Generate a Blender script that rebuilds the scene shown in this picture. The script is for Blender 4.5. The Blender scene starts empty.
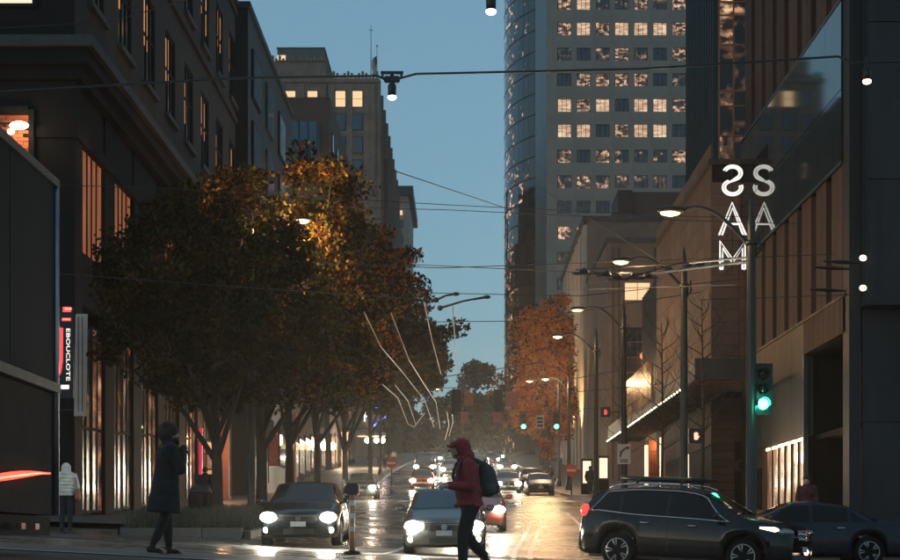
import bpy, bmesh, math, random
import numpy as np
from mathutils import Vector, Matrix, Euler
random.seed(7); rng = np.random.default_rng(7)
PI = math.pi; HAZE = .0003
sc = bpy.context.scene
COL = sc.collection
# ------------------------------------------------------------------ camera, sky, sun, exposure
F = 1700.0; VX = 462.0; VY = 543.0          # focal length and vanishing point in 900 px picture units
cd = bpy.data.cameras.new('camera'); cam = bpy.data.objects.new('camera', cd); COL.objects.link(cam)
cam.location = (0, 0, 0); cam.rotation_euler = (PI/2, 0, 0)
cd.sensor_width = 36; cd.lens = F/900*36
cd.shift_x = (450-VX)/900; cd.shift_y = (VY-280)/900
cd.clip_start = .1; cd.clip_end = 6000
cd.dof.use_dof = False
sc.camera = cam
SUN_EL = math.radians(7.0); SUN_ROT = math.radians(235)
w = bpy.data.worlds.new('World'); sc.world = w; w.use_nodes = True
nt = w.node_tree; bg = nt.nodes['Background']
sky = nt.nodes.new('ShaderNodeTexSky'); sky.sky_type = 'NISHITA'; sky.sun_disc = False
sky.sun_elevation = SUN_EL; sky.sun_rotation = SUN_ROT; sky.air_density = 1.0; sky.dust_density = 0.3; sky.ozone_density = 4.0
tint = nt.nodes.new('ShaderNodeMix'); tint.data_type = 'RGBA'; tint.blend_type = 'MULTIPLY'; tint.inputs[0].default_value = 1
tint.inputs[7].default_value = (1.95, 1.62, 1.2, 1)
even = nt.nodes.new('ShaderNodeMix'); even.data_type = 'RGBA'; even.inputs[0].default_value = .62; even.inputs[7].default_value = (1.12, 2.05, 2.75, 1)   # high even dusk overcast
nt.links.new(sky.outputs[0], tint.inputs[6]); nt.links.new(tint.outputs[2], even.inputs[6]); nt.links.new(even.outputs[2], bg.inputs[0])
bg.inputs[1].default_value = 0.15
sd = bpy.data.lights.new('sun', 'SUN'); so = bpy.data.objects.new('sun', sd); COL.objects.link(so)
sd.energy = 0.04; sd.angle = math.radians(12); sd.color = (1, .8, .65)
so.rotation_euler = (PI/2-SUN_EL, 0, PI-SUN_ROT)
sc.view_settings.view_transform = 'Standard'; sc.view_settings.look = 'None'
sc.view_settings.exposure = 0.18; sc.view_settings.gamma = 1.0
sc.render.engine = 'CYCLES'
sc.cycles.sample_clamp_indirect = 4.0; sc.cycles.sample_clamp_direct = 40.0
sc.cycles.max_bounces = 6; sc.cycles.volume_bounces = 0; sc.cycles.transparent_max_bounces = 8
sc.cycles.use_light_tree = True

# ------------------------------------------------------------------ helpers
def at(px, py, Y):
    return Vector(((px-VX)/F*Y, Y, (VY-py)/F*Y))
def tag(o, label=None, cat=None, group=None, kind=None):
    if label: o['label'] = label
    if cat: o['category'] = cat
    if group: o['group'] = group
    if kind: o['kind'] = kind
    return o
def empty(name, loc=(0,0,0), rz=0.0, **k):
    o = bpy.data.objects.new(name, None); COL.objects.link(o); o.empty_display_size = .3
    o.location = loc; o.rotation_euler = (0, 0, rz); return tag(o, **k)
def link(name, me, parent=None, loc=(0,0,0), rot=(0,0,0), world=False, scale=None):
    o = bpy.data.objects.new(name, me); COL.objects.link(o)
    o.location = loc; o.rotation_euler = rot
    if scale is not None: o.scale = scale
    if parent is not None:
        o.parent = parent
        if world:
            q = Vector((0,0,0)); p = parent
            m = Matrix.Identity(4); chain = []
            while p is not None: chain.append(p); p = p.parent
            for c in reversed(chain):
                m = m @ c.matrix_parent_inverse @ Matrix.Translation(c.location) @ c.rotation_euler.to_matrix().to_4x4()
            o.matrix_parent_inverse = m.inverted()
    return o
class MB:
    def __init__(s): s.bm = bmesh.new()
    def box(s, x0, x1, y0, y1, z0, z1, bev=0):
        vs = [s.bm.verts.new(p) for p in ((x0,y0,z0),(x1,y0,z0),(x1,y1,z0),(x0,y1,z0),(x0,y0,z1),(x1,y0,z1),(x1,y1,z1),(x0,y1,z1))]
        fs = [s.bm.faces.new([vs[i] for i in f]) for f in ((3,2,1,0),(4,5,6,7),(0,1,5,4),(1,2,6,5),(2,3,7,6),(3,0,4,7))]
        if bev:
            es = list({e for f in fs for e in f.edges})
            bmesh.ops.bevel(s.bm, geom=es, offset=bev, segments=2, affect='EDGES')
        return s
    def quad(s, a, b, c, d):
        s.bm.faces.new([s.bm.verts.new(p) for p in (a, b, c, d)]); return s
    def poly(s, pts): s.bm.faces.new([s.bm.verts.new(p) for p in pts]); return s
    def prism(s, pts, vec):
        v = Vector(vec); a = [s.bm.verts.new(p) for p in pts]; b = [s.bm.verts.new(Vector(p)+v) for p in pts]
        s.bm.faces.new(a); s.bm.faces.new(b[::-1]); n = len(pts)
        for i in range(n): s.bm.faces.new((a[i], b[i], b[(i+1) % n], a[(i+1) % n]))
        return s
    def tube(s, pts, r, n=8, cap=True):
        pts = [Vector(p) for p in pts]; rs = r if isinstance(r, (list, tuple)) else [r]*len(pts)
        rings = []; prev = None
        for i, p in enumerate(pts):
            d = (pts[min(i+1, len(pts)-1)]-pts[max(i-1, 0)]).normalized()
            ref = prev if prev is not None else (Vector((0,0,1)) if abs(d.z) < .9 else Vector((1,0,0)))
            a = d.cross(ref)
            if a.length < 1e-5: a = d.cross(Vector((0,1,0)))
            a.normalize(); b = a.cross(d).normalized(); prev = b
            rings.append([s.bm.verts.new(p+(a*math.cos(2*PI*k/n)+b*math.sin(2*PI*k/n))*rs[i]) for k in range(n)])
        for i in range(len(rings)-1):
            for k in range(n): s.bm.faces.new((rings[i][k], rings[i][(k+1) % n], rings[i+1][(k+1) % n], rings[i+1][k]))
        if cap and n > 2:
            s.bm.faces.new(rings[0][::-1]); s.bm.faces.new(rings[-1])
        return s
    def lathe(s, prof, n=16, c=(0,0,0), axis='z'):
        rings = []
        for r, z in prof:
            ring = []
            for k in range(n):
                a = 2*PI*k/n; p = (r*math.cos(a), r*math.sin(a), z)
                if axis == 'y': p = (p[0], p[2], p[1])
                if axis == 'x': p = (p[2], p[0], p[1])
                ring.append(s.bm.verts.new((p[0]+c[0], p[1]+c[1], p[2]+c[2])))
            rings.append(ring)
        for i in range(len(rings)-1):
            for k in range(n): s.bm.faces.new((rings[i][k], rings[i][(k+1) % n], rings[i+1][(k+1) % n], rings[i+1][k]))
        s.bm.faces.new(rings[0][::-1]); s.bm.faces.new(rings[-1]); return s
    def ball(s, c, r, sx=1, sy=1, sz=1, seg=12, rot=None):
        m = Matrix.Translation(c) @ (rot.to_matrix().to_4x4() if rot else Matrix.Identity(4)) @ Matrix.Diagonal((r*sx, r*sy, r*sz, 1))
        bmesh.ops.create_uvsphere(s.bm, u_segments=seg, v_segments=max(6, seg*2//3), radius=1, matrix=m); return s
    def mesh(s, name, mat=None, smooth=False):
        bmesh.ops.recalc_face_normals(s.bm, faces=s.bm.faces)
        me = bpy.data.meshes.new(name); s.bm.to_mesh(me); s.bm.free()
        if mat: me.materials.append(mat)
        if smooth: me.polygons.foreach_set('use_smooth', [True]*len(me.polygons))
        return me
    def build(s, name, mat, parent=None, smooth=False, world=False, **k):
        o = link(name, s.mesh(name, mat, smooth), parent, world=world); return tag(o, **k)
def grid_mesh(name, P, mat=None, smooth=True):
    """P: array (n,m,3)"""
    n, m = P.shape[:2]; me = bpy.data.meshes.new(name)
    v = P.reshape(-1, 3)
    f = [(i*m+j, i*m+j+1, (i+1)*m+j+1, (i+1)*m+j) for i in range(n-1) for j in range(m-1)]
    me.from_pydata(v.tolist(), [], f); me.update()
    if mat: me.materials.append(mat)
    if smooth: me.polygons.foreach_set('use_smooth', [True]*len(me.polygons))
    return me
def quads_mesh(name, V, mats, mi=None, n=4):
    """V: (k*n,3) verts of k separate n-gons"""
    k = len(V)//n; me = bpy.data.meshes.new(name)
    me.vertices.add(len(V)); me.vertices.foreach_set('co', V.astype(np.float32).ravel())
    me.loops.add(len(V)); me.loops.foreach_set('vertex_index', np.arange(len(V), dtype=np.int32))
    me.polygons.add(k); me.polygons.foreach_set('loop_start', np.arange(0, len(V), n, dtype=np.int32))
    for m in mats: me.materials.append(m)
    if mi is not None: me.polygons.foreach_set('material_index', mi.astype(np.int32))
    me.update(calc_edges=True); me.validate(); return me

# ------------------------------------------------------------------ materials
def ramp(nt, fac, stops):
    r = nt.nodes.new('ShaderNodeValToRGB'); e = r.color_ramp.elements
    while len(e) < len(stops): e.new(.5)
    for i, (p, c) in enumerate(stops): e[i].position = p; e[i].color = (*c, 1) if len(c) == 3 else c
    if fac is not None: nt.links.new(fac, r.inputs[0])
    return r
def coords(nt, kind='Object', scale=(1,1,1)):
    t = nt.nodes.new('ShaderNodeTexCoord'); m = nt.nodes.new('ShaderNodeMapping'); m.inputs[3].default_value = scale
    nt.links.new(t.outputs[kind], m.inputs[0]); return m.outputs[0]
def noise(nt, vec, sc_=5, det=6, rough=.6):
    n = nt.nodes.new('ShaderNodeTexNoise'); n.inputs['Scale'].default_value = sc_; n.inputs['Detail'].default_value = det
    n.inputs['Roughness'].default_value = rough; nt.links.new(vec, n.inputs['Vector']); return n
def mat(name, col, rough=.7, metal=0., var=.25, nscale=3., bump=.0, bscale=30., coat=0., spec=.5, rvar=0., stretch=(1,1,1), rand=0., trans=0.):
    m = bpy.data.materials.new(name); m.use_nodes = True; nt = m.node_tree; b = nt.nodes['Principled BSDF']
    b.inputs['Roughness'].default_value = rough; b.inputs['Metallic'].default_value = metal
    b.inputs['Coat Weight'].default_value = coat; b.inputs['Coat Roughness'].default_value = .06
    b.inputs['Specular IOR Level'].default_value = spec
    b.inputs['Transmission Weight'].default_value = trans
    v = coords(nt, 'Object', stretch); n = noise(nt, v, nscale)
    c = Vector(col); lo = c*(1-var); hi = c*(1+var)
    r = ramp(nt, n.outputs[0], [(.3, lo), (.7, hi)]); out = r.outputs[0]
    if rand:
        oi = nt.nodes.new('ShaderNodeObjectInfo'); mr = nt.nodes.new('ShaderNodeMapRange')
        mr.inputs[3].default_value = 1-rand; mr.inputs[4].default_value = 1+rand
        nt.links.new(oi.outputs['Random'], mr.inputs[0])
        mx = nt.nodes.new('ShaderNodeVectorMath'); mx.operation = 'SCALE'
        nt.links.new(out, mx.inputs[0]); nt.links.new(mr.outputs[0], mx.inputs['Scale']); out = mx.outputs[0]
    nt.links.new(out, b.inputs['Base Color'])
    if rvar:
        n2 = noise(nt, v, nscale*1.7, 5); mr = nt.nodes.new('ShaderNodeMapRange')
        mr.inputs[1].default_value = .3; mr.inputs[2].default_value = .7
        mr.inputs[3].default_value = max(.03, rough-rvar); mr.inputs[4].default_value = min(1, rough+rvar)
        nt.links.new(n2.outputs[0], mr.inputs[0]); nt.links.new(mr.outputs[0], b.inputs['Roughness'])
    if bump:
        n3 = noise(nt, v, bscale, 4); bp = nt.nodes.new('ShaderNodeBump'); bp.inputs['Strength'].default_value = bump
        bp.inputs['Distance'].default_value = .02; nt.links.new(n3.outputs[0], bp.inputs['Height']); nt.links.new(bp.outputs[0], b.inputs['Normal'])
    return m
def emit(name, col, strength, base=(.05,.05,.05)):
    m = bpy.data.materials.new(name); m.use_nodes = True; b = m.node_tree.nodes['Principled BSDF']
    b.inputs['Base Color'].default_value = (*base, 1); b.inputs['Emission Color'].default_value = (*col, 1)
    b.inputs['Emission Strength'].default_value = strength; b.inputs['Roughness'].default_value = .3
    return m
def lit_window(name, stops, strength, scale=(1.2,1.2,1.2), rough=.15, base=(.02,.025,.03), vor=False, det=3.):
    """glass pane with an uneven lit room behind it: blotches of lamp light, different on every pane"""
    m = bpy.data.materials.new(name); m.use_nodes = True; nt = m.node_tree; b = nt.nodes['Principled BSDF']
    b.inputs['Base Color'].default_value = (*base, 1); b.inputs['Roughness'].default_value = rough
    oi = nt.nodes.new('ShaderNodeObjectInfo'); tc = nt.nodes.new('ShaderNodeTexCoord')
    ml = nt.nodes.new('ShaderNodeVectorMath'); ml.operation = 'SCALE'; ml.inputs['Scale'].default_value = 1
    cmb = nt.nodes.new('ShaderNodeCombineXYZ'); mu = nt.nodes.new('ShaderNodeMath'); mu.operation = 'MULTIPLY'; mu.inputs[1].default_value = 137.0
    nt.links.new(oi.outputs['Random'], mu.inputs[0])
    for i in range(3): nt.links.new(mu.outputs[0], cmb.inputs[i])
    ad = nt.nodes.new('ShaderNodeVectorMath'); ad.operation = 'ADD'
    mp = nt.nodes.new('ShaderNodeMapping'); mp.inputs[3].default_value = scale
    nt.links.new(tc.outputs['Object'], mp.inputs[0]); nt.links.new(mp.outputs[0], ad.inputs[0]); nt.links.new(cmb.outputs[0], ad.inputs[1])
    if vor:
        n = nt.nodes.new('ShaderNodeTexVoronoi'); n.inputs['Scale'].default_value = 1; nt.links.new(ad.outputs[0], n.inputs['Vector']); fac = n.outputs['Color']
    else:
        n = noise(nt, ad.outputs[0], 1, det, .55); fac = n.outputs[0]
    r = ramp(nt, fac, stops); nt.links.new(r.outputs[0], b.inputs['Emission Color']); b.inputs['Emission Strength'].default_value = strength
    return m
M = {}
M['black_metal'] = mat('black metal', (.012,.014,.016), .35, .3, .2)
M['pole'] = mat('dark green painted pole', (.012,.016,.017), .4, .2, .2, 6)
M['steel'] = mat('galvanised steel', (.3,.3,.31), .4, .8, .2)
M['rubber'] = mat('rubber', (.012,.012,.012), .9, 0, .2, spec=.1)
M['glass_dark'] = mat('dark glass', (.004,.006,.008), .07, 0, .2, spec=.25)
M['mirror_glass'] = mat('facade glass', (.012,.022,.026), .035, 0, .2, .4, spec=.7, coat=.0)
M['chrome'] = mat('chrome trim', (.55,.56,.58), .18, 1, .05)
M['lamp_warm'] = emit('street lamp lens', (1,.60,.26), 3.6)
M['lamp_far'] = emit('far street lamp lens', (1,.6,.3), 5)
M['head'] = emit('headlamp', (1,.92,.76), 420)
M['head_far'] = emit('far headlamp', (1,.86,.62), 230)
M['fog'] = emit('fog lamp', (1,.86,.62), 160)
M['tail'] = emit('tail lamp', (1,.05,.04), 1.6, (.3,.01,.01))
M['tail_dim'] = emit('tail lamp unlit', (1,.05,.05), .8, (.35,.01,.01))
M['green'] = emit('green signal lens', (.03,1,.55), 26)
M['red_led'] = emit('red signal lens', (1,.08,.05), 14)
M['white_led'] = emit('white sign light', (1,1,.95), 1.3)
M['sam_led'] = emit('white letter light', (1,.98,.9), 1.0)
M['red_neon'] = emit('red sign light', (1,.05,.06), 1.6)
M['blue_neon'] = emit('blue neon', (.05,.1,1), 5)
M['pink_neon'] = emit('magenta strip light', (1,.02,.12), .5)
# ------------------------------------------------------------------ ground
BY = [-50, 0, 14, 30, 37, 50, 68, 80, 95, 110, 130, 150, 200, 240, 400, 700, 3000]
BZ = [-.36, -.36, -.36, -.36, -.30, .32, 1.19, 1.77, 2.46, 3.1, 4.2, 5.9, 9.2, 11.6, 21.5, 26, 26]
def G(X, Y):
    b = float(np.interp(Y, BY, BZ))
    c = float(np.interp(Y, [0, 34, 62], [-.052, -.052, 0]))
    return b + c*max(-40, min(5.5, X))
KL, KR = -6.6, 6.4              # kerb lines of the street
def wet_road(name, col, rough=.25, rvar=.13):
    m = bpy.data.materials.new(name); m.use_nodes = True; nt = m.node_tree; b = nt.nodes['Principled BSDF']
    v = coords(nt, 'Object'); n1 = noise(nt, v, .35, 8); n2 = noise(nt, v, 26, 4)
    mixf = nt.nodes.new('ShaderNodeMath'); mixf.operation = 'MULTIPLY_ADD'; mixf.inputs[1].default_value = .35
    nt.links.new(n2.outputs[0], mixf.inputs[0]); nt.links.new(n1.outputs[0], mixf.inputs[2])
    c = Vector(col); r = ramp(nt, mixf.outputs[0], [(.4, c*.62), (.62, c), (.85, c*1.5)]); nt.links.new(r.outputs[0], b.inputs['Base Color'])
    mr = nt.nodes.new('ShaderNodeMapRange'); mr.inputs[1].default_value = .35; mr.inputs[2].default_value = .65
    mr.inputs[3].default_value = rough-rvar; mr.inputs[4].default_value = rough+rvar
    nt.links.new(n1.outputs[0], mr.inputs[0]); nt.links.new(mr.outputs[0], b.inputs['Roughness'])
    vs = coords(nt, 'Object', (.25, 1.6, 1)); nb = noise(nt, vs, 2.2, 4); nb2 = noise(nt, v, 60, 2)
    add = nt.nodes.new('ShaderNodeMath'); add.operation = 'MULTIPLY_ADD'; add.inputs[1].default_value = .08
    nt.links.new(nb2.outputs[0], add.inputs[0]); nt.links.new(nb.outputs[0], add.inputs[2])
    bp = nt.nodes.new('ShaderNodeBump'); bp.inputs['Strength'].default_value = .35; bp.inputs['Distance'].default_value = .05
    nt.links.new(add.outputs[0], bp.inputs['Height']); nt.links.new(bp.outputs[0], b.inputs['Normal'])
    return m
M['road'] = wet_road('wet asphalt', (.11,.098,.08))
M['road_dark'] = mat('dark asphalt', (.03,.03,.032), .75, 0, .3, 2, .3, 40)
M['walk'] = mat('damp concrete paving', (.09,.083,.07), .55, 0, .25, 1.5, .2, 20, rvar=.15)
M['kerb'] = mat('concrete kerb', (.24,.22,.2), .6, 0, .25, 2, .2, 20)
M['paint'] = mat('worn white road paint', (.6,.6,.56), .4, 0, .2, 6, .2, 30)
M['paint_y'] = mat('worn yellow road paint', (.5,.36,.08), .4, 0, .2, 6, .2, 30)
def strip(x0, x1, y0, y1, dz, nx=2, step=2.0, skirt=0):
    """sheet that follows the ground between x0..x1 (numbers or functions of Y)"""
    fx0 = x0 if callable(x0) else (lambda y: x0); fx1 = x1 if callable(x1) else (lambda y: x1)
    ys = np.linspace(y0, y1, max(2, int((y1-y0)/step)+1)); P = []
    for y in ys:
        a, b = fx0(y), fx1(y); row = [(a+(b-a)*k/(nx-1), y, G(a+(b-a)*k/(nx-1), y)+dz) for k in range(nx)]
        if skirt: row = [(a, y, row[0][2]-skirt)]+row+[(b, y, row[-1][2]-skirt)]
        P.append(row)
    return np.array(P)
xs = np.array([-1500,-400,-120,-40,-20,-12,-8,-4,0,4,8,12,20,40,120,400,1500], float)
ys = np.concatenate([np.arange(-40, 20, 5), np.arange(20, 150, 2), np.arange(150, 420, 10), [450,500,600,700,1000,2000,3000]])
gm = grid_mesh('ground', np.array([[(x, y, G(x, y)-.004) for x in xs] for y in ys]), M['road_dark'])
tag(link('ground', gm), kind='structure')
tag(link('road', grid_mesh('road', strip(-60, 60, 20.4, 44.4, 0, 31, 1.0), M['road'])), kind='structure')
tag(link('street', grid_mesh('street', strip(KL-.05, KR+.05, 44.4, 420, 0, 6, 1.5), M['road'])), kind='structure')
def sidewalk(name, x0, x1, y0, y1):
    o = link(name, grid_mesh(name, strip(x0, x1, y0, y1, .14, 5, 1.5, .2), M['walk'], False)); tag(o, kind='structure'); return o
sidewalk('sidewalk', lambda y: -70, lambda y: KL-.18 if y > 46.2 else KL-.18-1.5*(46.2-y), 45.2, 420)
sidewalk('sidewalk', lambda y: KR+.18 if y > 46.2 else KR+.18+1.5*(46.2-y), lambda y: 70, 45.2, 420)
def kerb(xa, ya, yb):
    bm = MB(); ys = np.linspace(ya, yb, int((yb-ya)/2)+1)
    s = 1 if xa > 0 else -1
    P = np.array([[(xa, y, G(xa, y)-.1), (xa, y, G(xa, y)+.15), (xa+s*.18, y, G(xa, y)+.15), (xa+s*.18, y, G(xa, y)-.1)] for y in ys])
    tag(link('kerb', grid_mesh('kerb', P, M['kerb'], False)), kind='structure')
kerb(KL, 45.2, 420); kerb(KR, 45.2, 420)
# near pavement edge of the crossing: pale concrete apron on the left
tag(link('crosswalk_paving', grid_mesh('crosswalk_paving', strip(-60, -.4, 20.6, 26, .004, 20, .7), M['walk'])), kind='structure')
def paint(pts, wd, m='paint', n='road_line', dash=None):
    P = []; L = [Vector((*p, 0)) for p in pts]
    for a, b in zip(L[:-1], L[1:]):
        k = max(1, int((b-a).length/1.5))
        for i in range(k):
            P.append(a.lerp(b, i/k))
    P.append(L[-1]); rows = []
    for i, p in enumerate(P):
        d = (P[min(i+1, len(P)-1)]-P[max(0, i-1)]).normalized(); s = Vector((d.y, -d.x, 0))*wd/2
        rows.append([(q.x, q.y, G(q.x, q.y)+.008) for q in (p-s, p+s)])
    tag(link(n, grid_mesh(n, np.array(rows), M[m])), kind='structure')
paint([(-40, 20.5), (.4, 20.5)], .35)                                            # crosswalk edge nearest the camera
for x0 in (.9, 1.25): paint([(x0-.1, 29), (x0+.35, 40), (x0+1.1, 52), (x0+1.55, 60), (x0+1.3, 68)], .11)   # curving double line
paint([(3.3, 44), (3.9, 56), (4.2, 68)], .12)
paint([(.9, 70), (.9, 160)], .12); paint([(-2.4, 96), (-2.2, 200)], .12)
paint([(-2.1, 30), (-.9, 46)], .12)
for i in range(9): paint([(-6+i*1.45, 87), (-6+i*1.45, 91)], .5)                # far crosswalk bars
for k in range(6): paint([(4.1, 72+k*9), (4.1, 75+k*9)], .12)

# ------------------------------------------------------------------ building materials
M['stone_dark'] = mat('dark brown stone', (.020,.0145,.012), .85, 0, .22, 1.2, .2, 14)
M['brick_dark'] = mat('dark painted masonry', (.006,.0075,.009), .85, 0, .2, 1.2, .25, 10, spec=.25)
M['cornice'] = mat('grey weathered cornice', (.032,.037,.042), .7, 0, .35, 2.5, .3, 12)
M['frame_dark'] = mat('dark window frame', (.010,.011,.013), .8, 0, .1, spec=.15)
M['beige'] = mat('pale precast concrete', (.21,.205,.185), .8, 0, .12, .5, .05, 4, rand=.07)
M['beige_stone'] = mat('buff terracotta stone', (.17,.135,.105), .85, 0, .3, .6, .2, 3)
M['green_clad'] = mat('green grey cladding', (.07,.09,.07), .7, 0, .15, .4)
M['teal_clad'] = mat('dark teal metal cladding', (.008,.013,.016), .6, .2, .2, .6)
M['fin'] = mat('blue grey metal fin', (.03,.06,.075), .45, .4, .2, 1)
M['sandstone'] = mat('brown sandstone panel', (.14,.085,.063), .8, 0, .15, 1.2, .15, 14, rand=.16)
M['sandstone2'] = mat('brown metal wall panel', (.045,.022,.016), .75, .0, .3, 2, rand=.28, stretch=(1,1,.12))
M['grey_panel'] = mat('grey stone wall panel', (.022,.026,.026), .6, 0, .4, 1.6, .05, 8, rand=.12, stretch=(1,1,.15))
M['dark_panel'] = mat('charcoal wall panel', (.008,.010,.013), .6, 0, .45, 1.4, rand=.2, stretch=(1,1,.15), rvar=.12)
M['tan'] = mat('tan stone wall', (.15,.105,.08), .85, 0, .2, .6)
M['cream'] = mat('cream rendered wall', (.42,.36,.28), .85, 0, .15, .8)
M['brown_plain'] = mat('brown grey wall', (.06,.045,.036), .85, 0, .2, .6)
M['roof_dark'] = mat('dark flat roof', (.04,.04,.04), .9)
M['wood'] = mat('orange brown wood cladding', (.30,.10,.04), .5, 0, .25, 4, stretch=(1,1,.2))
LW = [(.45,(.0,.0,.0)), (.55,(.45,.16,.05)), (.66,(1,.55,.25)), (.78,(1,.85,.6))]
M['pane_office'] = lit_window('office window, lamps on', [(.44,(.02,.014,.010)), (.52,(.22,.11,.06)), (.62,(.7,.42,.24)), (.72,(1,.78,.55))], .95, (1.5,1.5,2.4))
M['pane_office_b'] = lit_window('office window, full light', [(.3,(.24,.12,.07)), (.5,(.7,.42,.25)), (.62,(.95,.7,.46)), (.75,(1,.9,.7))], .85, (.8,.8,3.6))
M['pane_dim'] = lit_window('office window, few lamps', [(.5,(.008,.012,.014)), (.6,(.14,.07,.035)), (.68,(.8,.45,.25)), (.8,(1,.8,.55))], .7, (1.1,1.1,1.1), base=(.02,.035,.045))
M['pane_off'] = mat('unlit window pane', (.014,.022,.028), .08, 0, .3, .8, spec=.8)
M['pane_sky'] = mat('blue reflecting pane', (.012,.05,.075), .05, .35, .3, .3, spec=1)
M['pane_curtain'] = lit_window('curtained orange window', [(.2,(.10,.026,.010)), (.5,(.22,.065,.025)), (.8,(.4,.13,.05))], .9, (3,3,.25))
M['pane_strip'] = lit_window('curtain gap light', [(.2,(.25,.08,.02)), (.5,(.65,.27,.08)), (.8,(.9,.45,.18))], .8, (1,1,.5))
M['pane_shop'] = lit_window('shop glass with warm interior', [(.35,(.015,.01,.008)), (.5,(.14,.055,.03)), (.62,(.55,.25,.12)), (.74,(1,.7,.4))], .5, (1.6,.7,1.2), det=4)
M['pane_shop_hot'] = lit_window('bright lobby glass', [(.25,(.05,.022,.012)), (.5,(.28,.14,.075)), (.66,(.8,.5,.28)), (.8,(1,.85,.6))], .9, (1,1.4,.45), det=5)
M['pane_shop_dim'] = lit_window('dim shop glass', [(.45,(.004,.006,.007)), (.58,(.05,.022,.012)), (.7,(.3,.13,.06)), (.82,(.9,.55,.3))], .5, (.9,.9,1.8), det=4)
M['warm_plain'] = emit('lit room behind pane', (1,.66,.34), .95)
M['warm_white'] = emit('bright lit room', (1,.80,.55), 1.0)
M['brick_lit'] = mat('red brick', (.42,.13,.06), .85, 0, .3, 4, .3, 20)

# ------------------------------------------------------------------ building A: dark corner building on the left
AX = -13.0; A0, A1 = 57.1, 97.5
A = empty('corner_building', (AX-8, (A0+A1)/2, G(AX, 70)), label='dark brown corner building on the left with a heavy grey cornice over its shopfronts', cat='building')
gz = G(AX, A0)-1
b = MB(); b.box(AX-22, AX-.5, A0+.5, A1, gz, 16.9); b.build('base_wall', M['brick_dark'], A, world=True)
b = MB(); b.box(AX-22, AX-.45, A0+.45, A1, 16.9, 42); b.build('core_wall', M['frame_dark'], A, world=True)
# upper skin on the street side, built as piers and spandrels around real openings
WY = [A0+3.4+k*5.1 for k in range(8)]; ww = 2.5
rows = [(18.9, 22.6), (25.0, 28.7), (31.1, 34.8)]
u = MB(); x0, x1 = AX-.45, AX
edges = [A0]+[v for y in WY for v in (y-ww/2, y+ww/2)]+[A1]
for i in range(0, len(edges), 2): u.box(x0, x1, edges[i], edges[i+1], 16.95, 42)
zs = [16.95]+[v for r in rows for v in r]+[42]
for y in WY:
    for i in range(0, len(zs), 2): u.box(x0, x1-.003, y-ww/2, y+ww/2, zs[i], zs[i+1])
u.build('upper_wall', M['stone_dark'], A, world=True)
u = MB(); u.box(AX-22, AX-.004, A0-.03, A0-.002, 16.95, 42); u.build('side_wall', M['brick_dark'], A, world=True)
for z in (24.0, 30.2): b = MB(); b.box(AX-.02, AX+.14, A0, A1, z, z+.3); b.build('string_course', M['stone_dark'], A, world=True)
def win_mesh(w_, h_, fr=.09, mull=(.5,), trans=(), depth=.12):
    b = MB(); t = fr
    b.box(-depth, 0, -w_/2, -w_/2+t, 0, h_); b.box(-depth, 0, w_/2-t, w_/2, 0, h_); b.box(-depth, -.002, -w_/2+t, w_/2-t, 0, t); b.box(-depth, -.002, -w_/2+t, w_/2-t, h_-t, h_)
    for m_ in mull: c = -w_/2+w_*m_; b.box(-depth, .004, c-t/2, c+t/2, t, h_-t)
    for m_ in trans: c = h_*m_; b.box(-depth, .002, -w_/2+t, w_/2-t, c-t/2, c+t/2)
    return b
def pane_mesh(w_, h_, m, x=-.08):
    b = MB(); b.box(x-.02, x, -w_/2+.01, w_/2-.01, .01, h_-.01); return b.mesh('pane', m)
wm = win_mesh(ww, 3.7, .13, (.33,.66), (.55,), .08).mesh('window', M['frame_dark'])
pm = pane_mesh(ww, 3.7, M['pane_off'], -.04)
cm = MB(); cm.box(-.038, -.03, -.16, .16, 1.5, 3.4); cm = cm.mesh('curtain_gap', M['pane_strip'])
sm = MB(); sm.box(-.1, .16, -ww/2-.15, ww/2+.15, -.22, -.002); sm = sm.mesh('sill', M['cornice'])
for r, (za, zb) in enumerate(rows):
    for k, y in enumerate(WY):
        wo = link('window', wm, A, (AX-.05, y, za), world=True); link('pane', pm, wo)
        link('sill', sm, wo, (.06, 0, 0))
        for s in random.sample([-.75, -.2, .45, .8], 2 if random.random() < .8 else 1): link('curtain', cm, wo, (0, s, random.choice([0, -.6, 0, .1])))
# cornice, three stepped members wrapping the corner
for (p, za, zb) in ((.25, 15.55, 16.0), (.55, 16.0, 16.5), (.75, 16.5, 16.86)):
    b = MB(); b.box(AX-22, AX+p, A0-p, A1+.1, za, zb); b.build('cornice', M['cornice' if p > .6 else 'brick_dark'], A, world=True)
b = MB(); b.box(AX-22, AX+.12, A0-.12, A1, 13.6, 14.0); b.build('architrave', M['brick_dark'], A, world=True)
# street level piers, tall first-floor windows, shop front
u = MB(); per = 5.4; ny = 7
py_ = [A0+k*per for k in range(ny+1)]
for k, y in enumerate(py_): u.box(AX-.5, AX, y-(0 if k == 0 else .55), y+1.15, gz, 15.5)
for z0, z1 in ((14.0, 15.5), (8.2, 9.9)): u.box(AX-.5, AX-.06, A0, A1, z0, z1)
u.build('pier', M['brick_dark'], A, world=True)
u = MB(); u.box(AX-22, AX-.004, A0-.03, A0-.002, gz, 15.5); u.build('side_base', M['brick_dark'], A, world=True)
w2 = win_mesh(3.6, 4.1, .12, (.3,.5,.72), (), .06).mesh('window', M['frame_dark']); p2 = pane_mesh(3.6, 4.1, M['pane_curtain'], -.03); p2b = pane_mesh(3.6, 4.1, M['pane_off'], -.03)
for k in range(ny):
    wo = link('window', w2, A, (AX-.10, py_[k]+1.2+1.85, 9.92), world=True); link('pane', p2 if k in (0, 1, 3, 4) else p2b, wo)
s1 = win_mesh(1.75, 6.6, .1, (.5,), (.45,), .06).mesh('shop_window', M['frame_dark'])
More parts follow.
